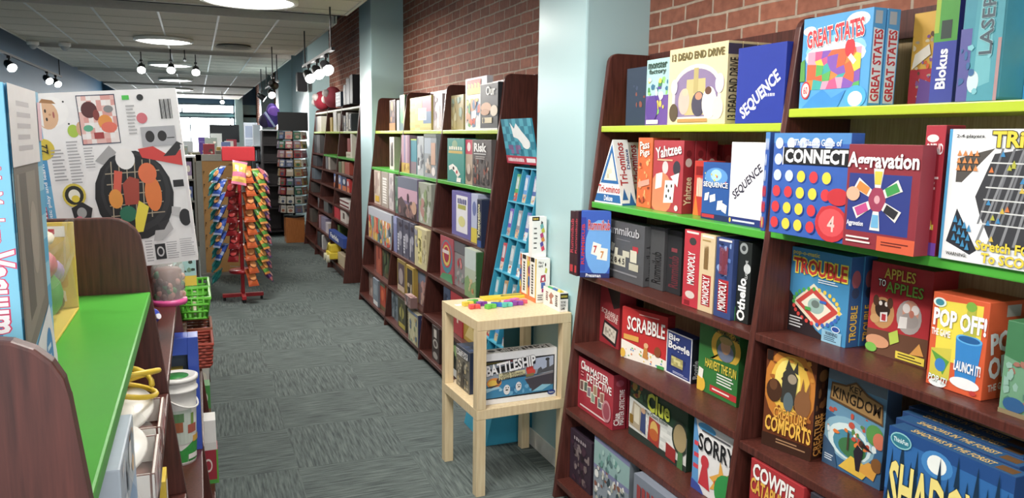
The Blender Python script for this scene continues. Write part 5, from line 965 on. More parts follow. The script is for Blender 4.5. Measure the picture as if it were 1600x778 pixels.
b.box(-hx, -hy, 0, hx, hy, .003, wm); b.box(-hx, -hy, .003, hx, -hy + .003, hz, wm); b.box(-hx, hy - .003, .003, hx, hy, hz, wm); b.box(-hx, -hy + .003, .003, -hx + .003, hy - .003, hz, wm); b.box(hx - .003, -hy + .003, .003, hx, hy - .003, hz, wm); b.build('tray', o)
print_on(o, [('r', .08, .66, 1, .94, '17160f'), ('k', .14, .74, .9, .86, 8, 'c8b83a'), ('t', 'THE TABLE', .14, .44, .72, .56, '3a3a38'), ('t', 'BUILDING', .14, .28, .72, .4, '3a3a38'), ('t', 'GAME', .14, .1, .62, .24, '3a3a38')], lambda u, v, e: (-hx + u * 2 * hx, -hy - e, v * hz), 1.43)
print_on(o, [('p', [(.4, .2), (.6, .24), (.52, .5), (.66, .7), (.48, .84), (.34, .6), (.44, .44)], 'b07a6a'), ('k', .16, .3, .3, .8, 5, '8a6a6a'), ('k', .74, .2, .88, .8, 6, '5a5a58')], lambda u, v, e: (-hx - e, hy - u * 2 * hy, v * hz), 1.43, ('side_art', 'side_lettering'))
for i, (x, y, z, c, nm) in enumerate(((-.0, .06, .075, '4ab06a', 'green'), (-.0, .0, .078, '3a6aa8', 'blue'), (.0, -.06, .082, 'e8cf2a', 'yellow'))):
    b = MB(); b.box(-.013, -.014, -.01, .013, .014, .01, M(c, .3)); b.box(-.006, .014, -.009, .008, .028, .009, M(c, .3)); q = b.build('puzzle_block', None, (ox + x, oy + y, ZT + z + .012), (.2, .2 * i, 0), bevel=.003)
    tag(q, nm + ' angular plastic block inside the open white box', 'toy block')
b = MB(); b.box(-hx + .004, -hy + .004, .0035, hx - .004, hy - .004, .062, M('d8b25a', .5)); q = b.build('tray_insert', o)
# --- turquoise slanted floor display by the upright of the middle bookcase
TEAL = M('2f9fc0', .45, var=.04); TEAL2 = M('1f6f86', .5)
o = empty('floor_display', (1.49, 4.2, 0)); tag(o, 'turquoise cardboard floor display with slanted pockets between table and bookcase', 'display stand')
def DX(z): return .04 + .1 * z + .06 * (z > .3)
ya, yb = -.21, .19
b = MB(); b.prism([(0, 0), (.09, .42), (.5, .42), (.5, 0)], lambda a, c, t: (a, t, c), ya, yb, TEAL); b.build('base', o, bevel=.004)
for yy in (ya, yb - .006):
    b = MB(); b.prism([(.08, .42), (.32, 1.6), (.42, 1.62), (.42, .42)], lambda a, c, t: (a, t, c), yy, yy + .006, TEAL); s_ = b.build('side_panel', o)
b = MB(); b.prism([(.24, .42), (.40, 1.6), (.41, 1.6), (.25, .42)], lambda a, c, t: (a, t, c), ya + .006, yb - .006, TEAL2); b.build('back_panel', o)
def fx(z): return .08 + (z - .42) * .24 / 1.18
for k, z in enumerate((.43, .56, .76, .97, 1.18, 1.39, 1.595)):
    b = MB(); b.prism([(fx(z), z), (fx(z) + .14, z + .0), (fx(z) + .14, z + .008), (fx(z) + .001, z + .008)], lambda a, c, t: (a, t, c), ya + .006, yb - .006, M('46b4d4', .45)); b.build('pocket_shelf', o)
for yy in (ya + .134, ya + .266):
    b = MB(); b.prism([(.082, .43), (.32, 1.595), (.36, 1.595), (.18, .43)], lambda a, c, t: (a, t, c), yy - .003, yy + .003, TEAL); b.build('divider', o)
ART = [('3f9a4a', 'c8402c', 'green and red'), ('4a90d0', 'c8b8a0', 'sky blue'), ('3a5aa0', 'd0d0d8', 'dark blue'), ('6a4ab0', 'b8a8a0', 'purple'), ('8a8a92', 'd8a888', 'grey'), ('4a6ab0', 'e0e0e8', 'blue and white'), ('c03a44', 'e8c8c0', 'red'), ('9ab0b8', 'e8e8e8', 'pale'), ('5aa8d0', 'f0f0f0', 'light blue'), ('4ab0c0', 'e8e8e8', 'aqua'), ('b08a5a', 'e0d0b0', 'tan'), ('7a8a90', 'd0d0d0', 'smoky')]
for k, z in enumerate((1.39, 1.18, .97, .76, .56)):
    for j in range(3):
        c1, c2, nm = ART[(k * 3 + j) % 12]; yy = yb - .05 - .132 * j - .02
        q = game_box(.055, .04, .165, c1, nm + ' slim puzzle box, ' + ('top', 'second', 'third', 'fourth', 'lowest')[k] + ' pocket row, ' + ('left', 'middle', 'right')[j] + ' column of the turquoise display', cat='puzzle', loc=(1.49 + fx(z) + .02, 4.2 + yy, z + .0085), rz=-pi / 2, lean=-.16, name='puzzle_box',
                     front=[('r', 0, 0, 1, .3, c2), ('k', .15, .45, .85, .92, 7, 'e8eaee'), ('b', 320 + k * 3 + j, .05, .04, .95, .3, 'c85a4a 5a8ab0 e8d08a', 7, .15)])
b = MB(); hp = [(.30, 1.625), (.25, 1.89), (.257, 1.89), (.307, 1.625)]
b.prism(hp, lambda a, c, t: (a, t, c), ya, yb + .06, M('2b93ad', .4)); hd = b.build('header_card', o)
chk = [('r', (i % 8) / 8, j / 6, (i % 8 + 1) / 8, (j + 1) / 6, '1f7f98' if (i + j) % 2 else '48aabf') for j in range(6) for i in range(8)]
print_on(hd, chk + [('r', 0, 0, 1, .18, 'c0304a'), ('p', [(.3, .92), (.42, .78), (.5, .9), (.66, .72), (.82, .56), (.86, .4), (.76, .34), (.62, .44), (.5, .56), (.36, .6), (.34, .76)], 'eef0f0'), ('e', .74, .46, .13, .12, 'eef0f0'), ('m', 3, .14, .22, .55, .42, 5, 2, '7a5a8a 8a6a9a 3a8aa8', .1), ('k', .06, .05, .6, .13, 12, 'f2e8ec'), ('r', .68, .05, .96, .14, 'f2e8ec')],
         lambda u, v, e: (.3 - .05 * v - e, yb + .06 - u * (yb + .06 - ya), 1.625 + .265 * v), 1.7)
pn = MB()
sp = b
print_on(o, [('r', .05, .02, .95, .6, '24626e')] + [('e', .3 + .13 * (i % 4) + .06 * (i // 4 % 2), .9 - .11 * (i // 4) - .0, .06, .05, '8a9a9c') for i in range(14)] + [('e', .38, .7, .05, .042, '1c2c32'), ('e', .62, .55, .05, .042, '1c2c32'), ('e', .5, .82, .04, .034, '1c2c32')], lambda u, v, e: (.09 + u * .26, ya - e, .44 + v * .5), .52, ('side_art', 'side_lettering'))
# ================================================================== toy shelving on the left
LP = 1.22; LY = .91; NB = 5
lo_ = empty('toy_shelving', (-.45, LY, 0)); tag(lo_, 'long two-sided mahogany toy shelving with sloping uprights along the left of the aisle', 'shelving')
def lfx(z): return .48 - .11 * z            # front edge measured from the middle of the unit
half = [(0.48, 0), (lfx(1.5), 1.5)]
for k in range(6):
    a = (pi / 2) * k / 5; half.append((lfx(1.5) - .07 + .07 * cos(a), 1.5 + .07 * sin(a)))
prof = half + [(-x, z) for x, z in half[::-1]]
for i in range(NB + 1):
    b = MB(); b.prism(prof, lambda a, c, t: (a, t, c), i * LP - .012, i * LP + .012, MAHOG); b.build('upright', lo_, bevel=.004)
LS = [[(1.38, GREEN, 0), (1.11, MAHOG, 0), (.83, MAHOG, 0), (.5, MAHOG, 0), (.1, MAHOG, 0)], [(1.345, MAHOG, .09), (1.125, MAHOG, 0), (.505, MAHOG, 0), (.1, MAHOG, 0)],
      [(1.125, MAHOG, .06), (.92, MAHOG, 0), (.765, MAHOG, 0), (.45, MAHOG, 0), (.1, MAHOG, 0)], [(1.2, MAHOG, 0), (.92, MAHOG, 0), (.6, MAHOG, 0), (.1, MAHOG, 0)], [(1.2, MAHOG, 0), (.92, MAHOG, 0), (.6, MAHOG, 0), (.1, MAHOG, 0)]]
for i in range(NB):
    y0, y1 = i * LP + .0125, (i + 1) * LP - .0125
    b = MB(); b.box(-.008, y0, .03, .008, y1, (1.353, 1.318, 1.53, 1.53, 1.53)[i], MAHOG); b.build('back_board', lo_)
    for z, mt, cut in LS[i]:
        b = MB(); b.box(.0085, y0, z - .026, lfx(z) - cut, y1, z, mt); s_ = b.build('shelf', lo_, bevel=.004)
        if mt is GREEN: s_['label'] = 'bright green shelf'
        b = MB(); b.box(-lfx(z), y0, z - .026, -.0085, y1, z, MAHOG); b.build('shelf', lo_, bevel=.004)
# --- toy vacuum cleaner box on the green shelf
ging = [('r', 0, i / 14, 1, (i + 1) / 14, '4fb2dc' if i % 2 else '8fd0ea') for i in range(14)] + [('r', .06 + .14 * k, i / 14, .13 + .14 * k, (i + 1) / 14, '3a9acc' if i % 2 else '6fc0e2') for k in range(7) for i in range(14)]
vw = .40
game_box(vw, .235, .45, '6fc0e2', 'tall blue checked toy vacuum cleaner box with pink-edged white lettering on the green shelf', cat='toy box', name='toy_box', loc=(-.186 - vw / 2, .965, 1.3805), rz=.035,
         front=ging + [('r', .955, 0, 1, 1, '7fcbe8'), ('t', 'My Modern', .925, .62, .978, .8, 'f8f6f8', dict(rot=-90, outline='d83a6a', ow=.07, bold=.03)), ('t', 'Vacuum', .925, .4, .993, .6, 'f8f6f8', dict(rot=-90, outline='d83a6a', ow=.07, bold=.03)), ('t', 'Cleaner', .935, .18, .997, .385, 'f8f6f8', dict(rot=-90, outline='d83a6a', ow=.07, bold=.03)), ('t', 'With Lights & Sounds', .895, .08, .915, .42, 'f4f6fa', dict(rot=-90, outline='2a6ab0', ow=.05)), ('p', [(.86, .84), (.9, .86), (.91, .93), (.86, .93)], 'f2f0f2')],
         side=ging[:14] + [('p', [(.0, .3), (.82, .38), (.8, .8), (.03, .8)], '7d776d'), ('p', [(.04, .34), (.7, .42), (.66, .78), (.1, .78)], '938c7f'), ('p', [(.2, .4), (.4, .42), (.36, .78), (.16, .78)], '68635b'), ('e', .5, .6, .12, .1, 'a89f90'), ('p', [(0, 0), (1, 0), (1, .2), (.82, .38), (0, .28)], 'e6ebee'), ('e', .72, .22, .13, .1, '3a8ac8'), ('l', .64, .15, .8, .28, 4, 'cfe2f0'), ('e', .9, .1, .08, .06, 'c8b04a'), ('r', -.0, .8, .86, 1, 'f0eeee'), ('l', .2, .83, .7, .97, 5, 'c8c4c8'), ('r', .88, .86, 1, .97, 'e8b8c8')])
# --- open toy pack between vacuum box and upright
o = empty('toy_pack', (-.43, 1.62, 1.3805)); tag(o, 'yellow card toy pack in crinkled clear wrap between vacuum box and upright', 'toy pack')
ye = M('e0c04a', .45)
b = MB(); b.box(0, -.3, 0, .17, .33, .006, ye); b.box(0, .322, .006, .17, .33, .2, ye); b.box(0, -.3, .006, .006, .322, .2, ye); b.box(.006, -.3, .18, .09, .322, .2, M('eeeae2', .5)); b.build('card_tray', o, bevel=.002)
print_on(o, [('e', .3, .8, .2, .08, 'd85a3a'), ('b', 330, .1, .1, .9, .7, 'c85a4a f0e0c0 d8a83a', 12, .1), ('r', .1, .84, .9, .96, 'f0ece4'), ('k', .2, .87, .8, .93, 6, 'c83a4a')], lambda u, v, e: (.17 * u, .322 - e, .2 * v), .85)
for c, pos, r, nm in (('4f9a3c', (.11, .2, .06), (.05, .08, .055), 'green_body'), ('d8707a', (.11, .19, .125), (.045, .06, .035), 'pink_cap'), ('e6dcc4', (.1, .2, .178), (.05, .09, .022), 'cream_paper'), ('6a5230', (.12, .28, .03), (.03, .03, .025), 'brown_base'), ('b89ac8', (.12, .27, .1), (.035, .03, .03), 'lilac_piece')):
    b = MB(); b.ball(pos, r, M(c, .5), 14, 8); b.build(nm, o)
R = random.Random(12); b = MB(); g = []
FILM = M('e6ebe6', .12, alpha=.14, var=.02)
for i in range(15):
    for j in range(8):
        y = -.3 + .62 * i / 14; t = j / 7 * pi * .62; g.append((.02 + .15 * sin(min(t, pi / 2)) * (1 if t < pi / 2 else 1) + R.uniform(-.008, .008), y + R.uniform(-.01, .01), .012 + .2 * (1 - cos(t)) / 1.37 + R.uniform(-.006, .006)))
b.add(g, [(i * 8 + j, (i + 1) * 8 + j, (i + 1) * 8 + j + 1, i * 8 + j + 1) for i in range(14) for j in range(7)], FILM)
b.add([(.17, -.3, .01), (.17, .32, .01), (.16, .31, .17), (.16, -.29, .17)], [(0, 1, 2, 3)], FILM); b.build('clear_wrap', o)
# --- tilted toy grill box
GB = [('r', 0, 0, 1, 1, 'f1efee'), ('r', 0, .16, .13, 1, '6ab4dc'), ('r', 0, .16, .13, .3, '4a9acc'), ('r', 0, .5, .13, .64, '4a9acc'), ('r', 0, .8, .13, .9, '4a9acc'), ('t', 'Grill', .015, .2, .075, .38, 'f6f2f4', dict(rot=90, outline='d83a5a', ow=.08, bold=.03)), ('t', 'Playset', .02, .42, .075, .64, 'd8385a', dict(rot=90, outline='f6f2f4', ow=.06)), ('t', 'realistic play and learn', .09, .24, .115, .62, 'f2f6fa', dict(rot=90)),
      ('e', 0.205, .9, .1, .08, 'f6f4f2'), ('e', 0.095, .92, .09, .07, 'e6e6ea'), ('e', 0.175, .88, .065, .075, 'e0b48c'), ('p', [(.135, .95), (.235, .94), (.215, .96), (.155, .97)], 'a8784a'), ('p', [(.13, .83), (.145, .82), (.15, .95), (.13, .94)], 'f2f0ee'), ('e', .165, .905, .006, .01, '3a2a20'), ('e', .168, .86, .006, .01, '3a2a20'), ('e', .212, .882, .006, .018, 'b0605a'), ('e', .19, .884, .008, .006, 'c8946c'), ('e', 0.315, .79, .035, .035, 'a8c83a'), ('e', 0.365, .8, .03, .04, 'd8a884'), ('e', 0.280, .95, .006, .005, '2a2a2a'), ('e', 0.295, .83, .006, .005, '2a2a2a'),
      ('e', 0.120, .7, .066, .058, 'd8c02a'), ('t', '22', .095, .675, .145, .725, '2a2418', dict(rot=90)), ('m', 340, .36, .71, .6, .98, 8, 9, 'f0e6e2 e8b8b0 f4efec e0a098', .02), ('r', .36, .71, .6, .715, '2a3050'), ('r', .36, .975, .6, .98, '2a3050'), ('r', .36, .71, .365, .98, '2a3050'), ('r', .595, .71, .6, .98, '2a3050'), ('e', .43, .9, .05, .045, '5a2a2a'), ('e', .47, .87, .02, .03, '8a3a34'), ('e', .52, .83, .045, .04, 'e8943a'), ('e', .54, .8, .05, .03, 'e8705a'), ('e', .41, .8, .03, .018, '5ab08a'), ('r', .44, .74, .5, .775, 'a83a3a'), ('e', .55, .9, .03, .02, '8a8a8a'),
      ('r', .645, .945, .69, .97, '4ac84a'), ('e', .76, .955, .022, .018, '2a2a2a'), ('e', .755, .84, .035, .03, 'd8707a'), ('l', .66, .75, .72, .92, 9, 'b4b2b2')] + \
     [('r', .88 + .009 * k, .83, .884 + .009 * k + .003 * (k % 3 == 0), .94, '2a2a2c') for k in range(9)] + \
     [('r', .735, .68, .96, .79, 'b2b2b6'), ('e', .79, .735, .03, .033, '2a2628'), ('e', .87, .735, .03, .03, '2a2628'), ('r', .9, .72, .95, .725, '3a3a3a'),
      ('p', [(.42, .62), (.52, .7), (.56, .66), (.5, .58)], 'a8a6a6'), ('e', .64, .41, .255, .255, '1b1a1c'), ('e', .65, .43, .225, .225, '2c2a2c'), ('e', .645, .44, .2, .2, '161516')] + \
     [('p', [(.48 + .05 * k, .28), (.486 + .05 * k, .28), (.52 + .05 * k, .61), (.514 + .05 * k, .61)], 'b4a48a') for k in range(6)] + \
     [('r', .47, .3 + .06 * k, .82, .306 + .06 * k, 'a89880') for k in range(5)] + \
     [('p', [(.72, .62), (.98, .56), (1, .66), (.9, .62), (.8, .68), (.7, .67)], 'd83a34'), ('p', [(.86, .62), (.96, .7), (1, .68), (.94, .62)], '2a282a'), ('e', .61, .62, .062, .06, 'f2efec'), ('p', [(.5, .42), (.53, .56), (.58, .55), (.55, .42)], 'dc5a42'), ('e', .515, .4, .045, .055, 'e8952e'), ('p', [(.57, .36), (.66, .36), (.68, .5), (.62, .52), (.57, .48)], 'a8402c'), ('e', .76, .41, .055, .1, 'e87a2a'), ('e', .74, .53, .06, .06, 'e8703a'), ('e', .58, .31, .055, .045, '1f6f52'), ('p', [(.61, .2), (.66, .2), (.72, .34), (.66, .38), (.62, .28)], 'ecd82a'),
      ('e', .26, .44, .072, .066, 'd8c23a'), ('e', .26, .44, .058, .053, '2a281c'), ('e', .26, .44, .036, .033, 'f0ecd8'), ('e', .265, .42, .025, .02, 'e8d02a'), ('p', [(.24, .3), (.34, .3), (.36, .36), (.3, .4), (.23, .37)], '2a282c'), ('e', .29, .34, .03, .03, 'a8a8a8'), ('e', .27, .31, .02, .012, 'd8788a'), ('p', [(.78, .18), (.84, .2), (.84, .26), (.76, .24)], '2a2628'), ('p', [(.72, .14), (.78, .14), (.86, .2), (.84, .25), (.8, .2), (.74, .2)], 'b8b6b6'), ('e', .95, .26, .04, .05, '242224'), ('p', [(.86, .28), (.91, .27), (.93, .32), (.87, .33)], 'c0bebe'), ('p', [(.9, .44), (.97, .44), (.97, .48), (.9, .48)], '242224'),
      ('r', .72, .03, .79, .12, '1d1c1e'), ('e', .755, .075, .025, .03, 'c8c6c6'), ('e', .755, .075, .016, .02, '1d1c1e'), ('l', .8, .025, .88, .13, 8, 'b8b6b8'), ('l', .89, .03, .99, .14, 9, 'c4c2c4'), ('l', .66, .02, .71, .15, 8, 'b8b6b8'), ('l', .16, .52, .24, .7, 10, 'aaa8aa'), ('l', .26, .5, .34, .74, 14, 'b0aeb0'), ('l', .36, .58, .42, .7, 8, 'b0aeb0'), ('r', .98, .16, 1, .68, 'e8e4e4')]
gw, gh = .425, .535
o = game_box(gw, .12, gh, 'f1efee', 'big white toy box tilted on the shelving, picturing a black kettle grill with food', cat='toy box', name='toy_box', loc=(-.007 - .212, 2.6, 1.366), rz=0, front=GB)
o.rotation_euler = (0, radians(-4.6), 0)
# --- things on the second shelf of the nearest bay
def craft(y, label, flip_):
    o = empty('craft_box', (-.192, y, 1.1105)); tag(o, label, 'toy box', 'open white craft boxes on the shelf below the green one')
    wm = M('ece8e2', .45); b = MB()
    b.box(-.1, -.1, 0, .1, .1, .004, M('7a4a40', .5)); b.box(.092, -.1, .004, .1, .1, .06, wm); b.box(-.1, -.1, .004, -.092, .1, .06, wm); b.box(-.092, -.1, .004, .092, -.094, .06, wm); b.box(-.092, .094, .004, .092, .1, .06, wm); b.build('carton', o, bevel=.002)
    print_on(o, [('r', .05, .1, .95, .9, 'c8a0a0'), ('b', 350 + flip_, .05, .1, .95, .9, 'b84a4a e8d8d0 8a3a44', 10, .07)], lambda u, v, e: (.1 + e, -.1 + .2 * u, .06 * v), 3.3)
    b = MB(); b.lathe([(0, .0), (.05, 0), (.062, .008), (.06, .016), (0, .02)], M('f2efe8', .3), 28); d_ = b.build('white_disc', o, (.025, .0, .06), (.3, -.2, 0)); d_.scale = (1, 1.3, 1)
    return o
o = craft(1.8, 'open white craft box with a white disc and yellow looped cord on the second shelf', 0)
pts = []
for k in range(60):
    t = k / 59; a = t * 2 * pi * 2.6; pts.append((.02 + .06 * cos(a) + .02 * t, .02 + .065 * sin(a) * (1 - .2 * t), .115 + .03 * sin(a * .7) + .02 * t))
b = MB(); b.tube(pts, .006, M('ecc92a', .4), 8); b.build('yellow_cord', o)
craft(1.56, 'second open white craft box with a white disc, nearer along the shelf', 1)
o = empty('toy_pack', (-.17, 1.3, 1.1105)); tag(o, 'clear plastic toy pack with a pale blue card under the green shelf', 'toy pack')
b = MB(); b.box(-.09, -.12, 0, .05, .12, .19, M('b9c6d4', .4)); b.build('card', o, bevel=.003)
print_on(o, [('r', 0, 0, 1, .5, '8fb2d8'), ('k', .1, .1, .6, .3, 5, '3a4a8a'), ('b', 352, .1, .5, .9, .95, 'e0e4e8 d8a05a 7a8a9a', 9, .12)], lambda u, v, e: (.05 + e, -.12 + .24 * u, .19 * v), 1.2)
b = MB(); R = random.Random(4); g = [(.055 + .035 * sin(pi * j / 5) + R.uniform(-.006, .006), -.13 + .26 * i / 7, .002 + .2 * j / 5) for i in range(8) for j in range(6)]
b.add(g, [(i * 6 + j, (i + 1) * 6 + j, (i + 1) * 6 + j + 1, i * 6 + j + 1) for i in range(7) for j in range(5)], FILM); b.build('clear_blister', o)
game_box(.09, .06, .13, 'e0c02e', 'small yellow toy box with red corner, third shelf of the near bay', cat='toy box', name='toy_box', loc=(-.1, 1.95, .8305), rz=pi / 2, front=[('p', [(0, 0), (.5, 0), (0, .4)], 'c83a34'), ('p', [(.3, .5), (.9, .3), (.9, .8), (.4, .9)], 'f0ece0')])
game_box(.1, .06, .12, 'e8e4de', 'white toy box with yellow and red print, third shelf of the near bay', cat='toy box', name='toy_box', loc=(-.09, 1.72, .8305), rz=pi / 2, front=[('p', [(0, 0), (1, 0), (1, .4), (0, .6)], 'd8c43a'), ('p', [(.3, 0), (.9, 0), (.6, .3)], 'c8343a')])
# --- second bay
o = empty('toy_bucket', (-.108, 3.145, .5055)); tag(o, 'white and green toy log bucket with green lid on the lower shelf', 'bucket')
def br(z): return .06 + .012 * z / .33
prf = [(0, .0), (br(0), 0), (br(.02), .01), (br(.25), .25), (br(.29), .29), (br(.29) + .006, .292), (br(.29) + .006, .3), (br(.31), .302), (br(.33), .33), (0, .33)]
b = MB(); b.lathe(prf, M('e9e8e4', .35), 36); b.build('pail', o)
b = MB(); rb = br(.33); b.lathe([(rb - .004, .3305), (rb + .006, .331), (rb + .007, .345), (rb - .004, .349), (rb - .012, .343), (0, .343)], M('eceae6', .35), 36); b.build('lid', o)
b = MB(); b.lathe([(.0, .3435), (.045, .3435), (.045, .345), (0, .345)], M('2f8a3c', .4), 30); b.build('lid_label', o)
def bk(u, v, e): 
    a = pi * (1.02 + 1.05 * u); z = .012 + .25 * v; return ((br(z) + e) * cos(a), (br(z) + e) * sin(a), z)
def strip(c, u0, v0, u1, v1, n=8): return [('p', [(u0 + (u1 - u0) * k / n, v0), (u0 + (u1 - u0) * (k + 1) / n, v0), (u0 + (u1 - u0) * (k + 1) / n, v1), (u0 + (u1 - u0) * k / n, v1)], c) for k in range(n)]
print_on(o, strip('2f9a3f', 0, 0, 1, .2, 14) + [('p', [(.5 + .06 * k, .2), (.56 + .06 * k, .2), (.56 + .06 * k, .2 + .03 * (k + 1)), (.5 + .06 * k, .2 + .03 * k)], '2f9a3f') for k in range(8)] + strip('c8d4c8', .3, .3, .7, .85, 6) + strip('5f8a5a', .34, .66, .56, .8, 3) + strip('a8603a', .36, .5, .54, .66, 3) + strip('b05a48', .62, .46, .8, .6, 3) + strip('7a9a4a', .68, .6, .74, .78, 1) + strip('d8a83a', .72, .3, .92, .4, 3) + strip('e8e4e0', .62, .04, .84, .12, 3), bk, 2.0)
b = MB(); b.tube([(br(.3) * cos(a) * 1.05, br(.3) * sin(a) * 1.05, .3 - .075 * sin((a + .5) / (pi + 1) * pi * 1)) for a in [(-.5 + (pi + 1) * k / 20) for k in range(21)]][::1], .0035, M('e4e2de', .4), 8); hnd = b.build('handle', o, None, (0, 0, -2.0))
o = empty('toy_box', (-.165, 3.232, .5055)); tag(o, 'tall royal blue toy box with a window, standing behind the white log bucket', 'toy box')
bb = M('3552b4', .35); b = MB()
for q in ((-.14, 0, 0, -.1, .1, .47), (.1, 0, 0, .14, .1, .47), (-.1, 0, 0, .1, .1, .1), (-.1, 0, .4, .1, .1, .47)): b.box(*q, bb)
b.box(-.1, .06, .1, .1, .1, .4, M('46566a', .5)); b.build('carton', o, bevel=.002)
b = MB(); b.box(-.09, .03, .11, .02, .058, .3, M('6a7a58', .5)); b.box(.02, .03, .11, .08, .058, .34, M('d8c23a', .4)); b.build('toy_inside', o)
print_on(o, [('e', .3, .5, .2, .35, 'd8a45a'), ('p', [(.1, .7), (.5, .65), (.5, .9), (.1, .9)], '6a7ac8')], lambda u, v, e: (-.14 + .28 * u, .1 * v, .47 + e), 2.8)
print_on(o, strip('a9adb4', 0, 0, 1, 1, 1) + [('l', .1, .3, .9, .9, 8, '7a8090')], lambda u, v, e: (.14 + e, .1 * u, .47 * v), .2, ('side_art', 'side_lettering'))
o = empty('toy_jar', (-.12, 3.2, 1.1255)); tag(o, 'clear jar of toy creatures with a bright pink ring at its foot', 'toy jar')
b = MB(); b.lathe([(0, 0), (.064, 0), (.066, .012), (.064, .02), (0, .02)], M('e0559a', .35), 30); b.build('pink_ring', o)
b = MB(); b.lathe([(.058, .021), (.06, .06), (.06, .14), (.05, .165), (0, .17)], M('dfe6e2', .1, alpha=.28, var=.02), 30); b.build('clear_shell', o)
b = MB(); b.lathe([(0, .022), (.05, .022), (.05, .13), (.04, .14), (0, .14)], M('7a4a42', .5), 24); b.build('card_roll', o)
R = random.Random(8); b = MB()
for k in range(26):
    a = R.uniform(pi, 2 * pi); z = R.uniform(.03, .12); b.ball((.05 * cos(a), .05 * sin(a), z), (.012, .006, .014), M(R.choice(('b8786a', '2f6a3c', '3f7a3a', '5a2a2a', 'd8a890', '8a5a4a')), .5), 8, 5)
b.build('creatures', o)
b = MB(); b.ball((0, 0, .028), .028, M('3a4ab0', .3)); o = b.build('toy_ball', None, (-.165, 2.86, 1.126)); tag(o, 'small blue and white ball on the shelf below the tilted grill box', 'ball')
b = MB(); b.cyl((.02, -.022, .03), (.024, -.026, .032), .01, .01, M('e8e8f0', .3)); b.build('white_spot', o)
game_box(.11, .05, .2, 'c9d0c4', 'dinosaur card pack with yellow foot hanging past the grill box corner', cat='toy pack', name='toy_pack', loc=(-.075, 3.55, 1.1255), rz=.1, front=[('r', 0, 0, 1, .22, 'e0c02e'), ('r', 0, .22, 1, 1, '9ac4c0'), ('b', 360, .05, .3, .95, .9, '3a5a3a 5a7a4a 2a3a2a 6a8a6a', 14, .1)])
# --- third bay: baskets at the front of their shelves
def basket(x, y, z, label):
    o = empty('storage_basket', (x, y, z)); tag(o, label, 'basket', 'lime green plastic baskets')
    g = M('62c234', .35); w0, w1, l0, l1, h = .05, .065, .1, .125, .1; b = MB()
    b.box(-w0, -l0, 0, w0, l0, .005, g)
    def side(p0, p1, q0, q1, nb):
        for k in range(nb + 1):
            t = k / nb; a = Vector(p0).lerp(Vector(p1), t); c = Vector(q0).lerp(Vector(q1), t); b.tube([a, c], .005, g, 6)
        for s in (.0, .35, .7): b.tube([Vector(p0).lerp(Vector(q0), s), Vector(p1).lerp(Vector(q1), s)], .007, g, 6)
    c0 = [(-w0, -l0, .004), (w0, -l0, .004), (w0, l0, .004), (-w0, l0, .004)]; c1 = [(-w1, -l1, h), (w1, -l1, h), (w1, l1, h), (-w1, l1, h)]
    for k in range(4): side(c0[k], c0[(k + 1) % 4], c1[k], c1[(k + 1) % 4], 5 if k % 2 == 0 else 8)
    b.build('mesh_body', o)
    b = MB(); b.tube(c1, .009, g, 8, True); b.build('rim', o)
    return o
def fill(x, y, z, cols, label, n, seed, r=.018):
    R = random.Random(seed)
    for i in range(n):
        b = MB(); c = R.choice(cols); rr = (r * R.uniform(.8, 1.2), r * R.uniform(1, 1.25), r * R.uniform(.7, 1)); b.ball((0, 0, 0), rr, M(c, .6), 12, 7); b.ball((0, rr[1] * .9, rr[2] * .4), r * .6, M(c, .6), 10, 6)
        q = b.build('small_toy', None, (x + R.uniform(-.006, .006), y - .08 + .15 * i / max(1, n - 1), z + .005 + rr[2]), (0, 0, R.uniform(-.3, .3))); tag(q, label % (ordinal(i)), 'toy', None)
basket(-.035, 4.15, .9265, 'farther lime green plastic basket of small white toys'); fill(-.035, 4.15, .935, ('e8e2d8', 'd8d0c0'), '%s little cream animal toy from the near end of the farther lime basket', 3, 1)
basket(-.035, 3.87, .9265, 'nearer lime green plastic basket of small pale toys'); fill(-.035, 3.87, .935, ('e0d8c8', 'c8b8a0', '8a8a5a'), '%s little beige animal toy from the near end of the nearer lime basket', 3, 2)
def wicker(x, y, z, label, colr):
    o = empty('wicker_basket', (x, y, z)); tag(o, label, 'basket', 'brown wicker baskets below the lime ones')
    m = M(colr, .7, var=.25, scale=120); b = MB(); b.box(-.055, -.11, 0, .055, .11, .006, m); nl = 7
    for k in range(nl):
        zz = .012 + .014 * k; pts = []; W2, L2 = .057 + .001 * k, .112 + .001 * k; per = [(-W2, -L2), (W2, -L2), (W2, L2), (-W2, L2)]
        for s in range(4):
            p, q = per[s], per[(s + 1) % 4]
            for j in range(8):
                t = j / 8; off = .003 * (1 if (j + k) % 2 else -1); nx, ny = ((0, -1), (1, 0), (0, 1), (-1, 0))[s]
                pts.append((p[0] + (q[0] - p[0]) * t + nx * off, p[1] + (q[1] - p[1]) * t + ny * off, zz))
        b.tube(pts, .0065, m, 6, True)
    b.build('woven_body', o)
    b = MB(); b.tube([(-.066, -.121, .108), (.066, -.121, .108), (.066, .121, .108), (-.066, .121, .108)], .008, m, 8, True); b.build('rim', o)
    return o
wicker(-.035, 3.9, .766, 'farther brown wicker basket under the lime green baskets', '8a4a30'); fill(-.035, 3.9, .776, ('d8ccb8', 'e0d8cc'), '%s pale toy from the near end of the farther wicker basket', 3, 3)
wicker(-.035, 3.61, .766, 'nearer red-brown wicker basket under the lime green baskets', '9a3c2c'); fill(-.035, 3.61, .7745, ('c83a34', 'a82a2a'), '%s red toy from the near end of the nearer wicker basket', 3, 4)
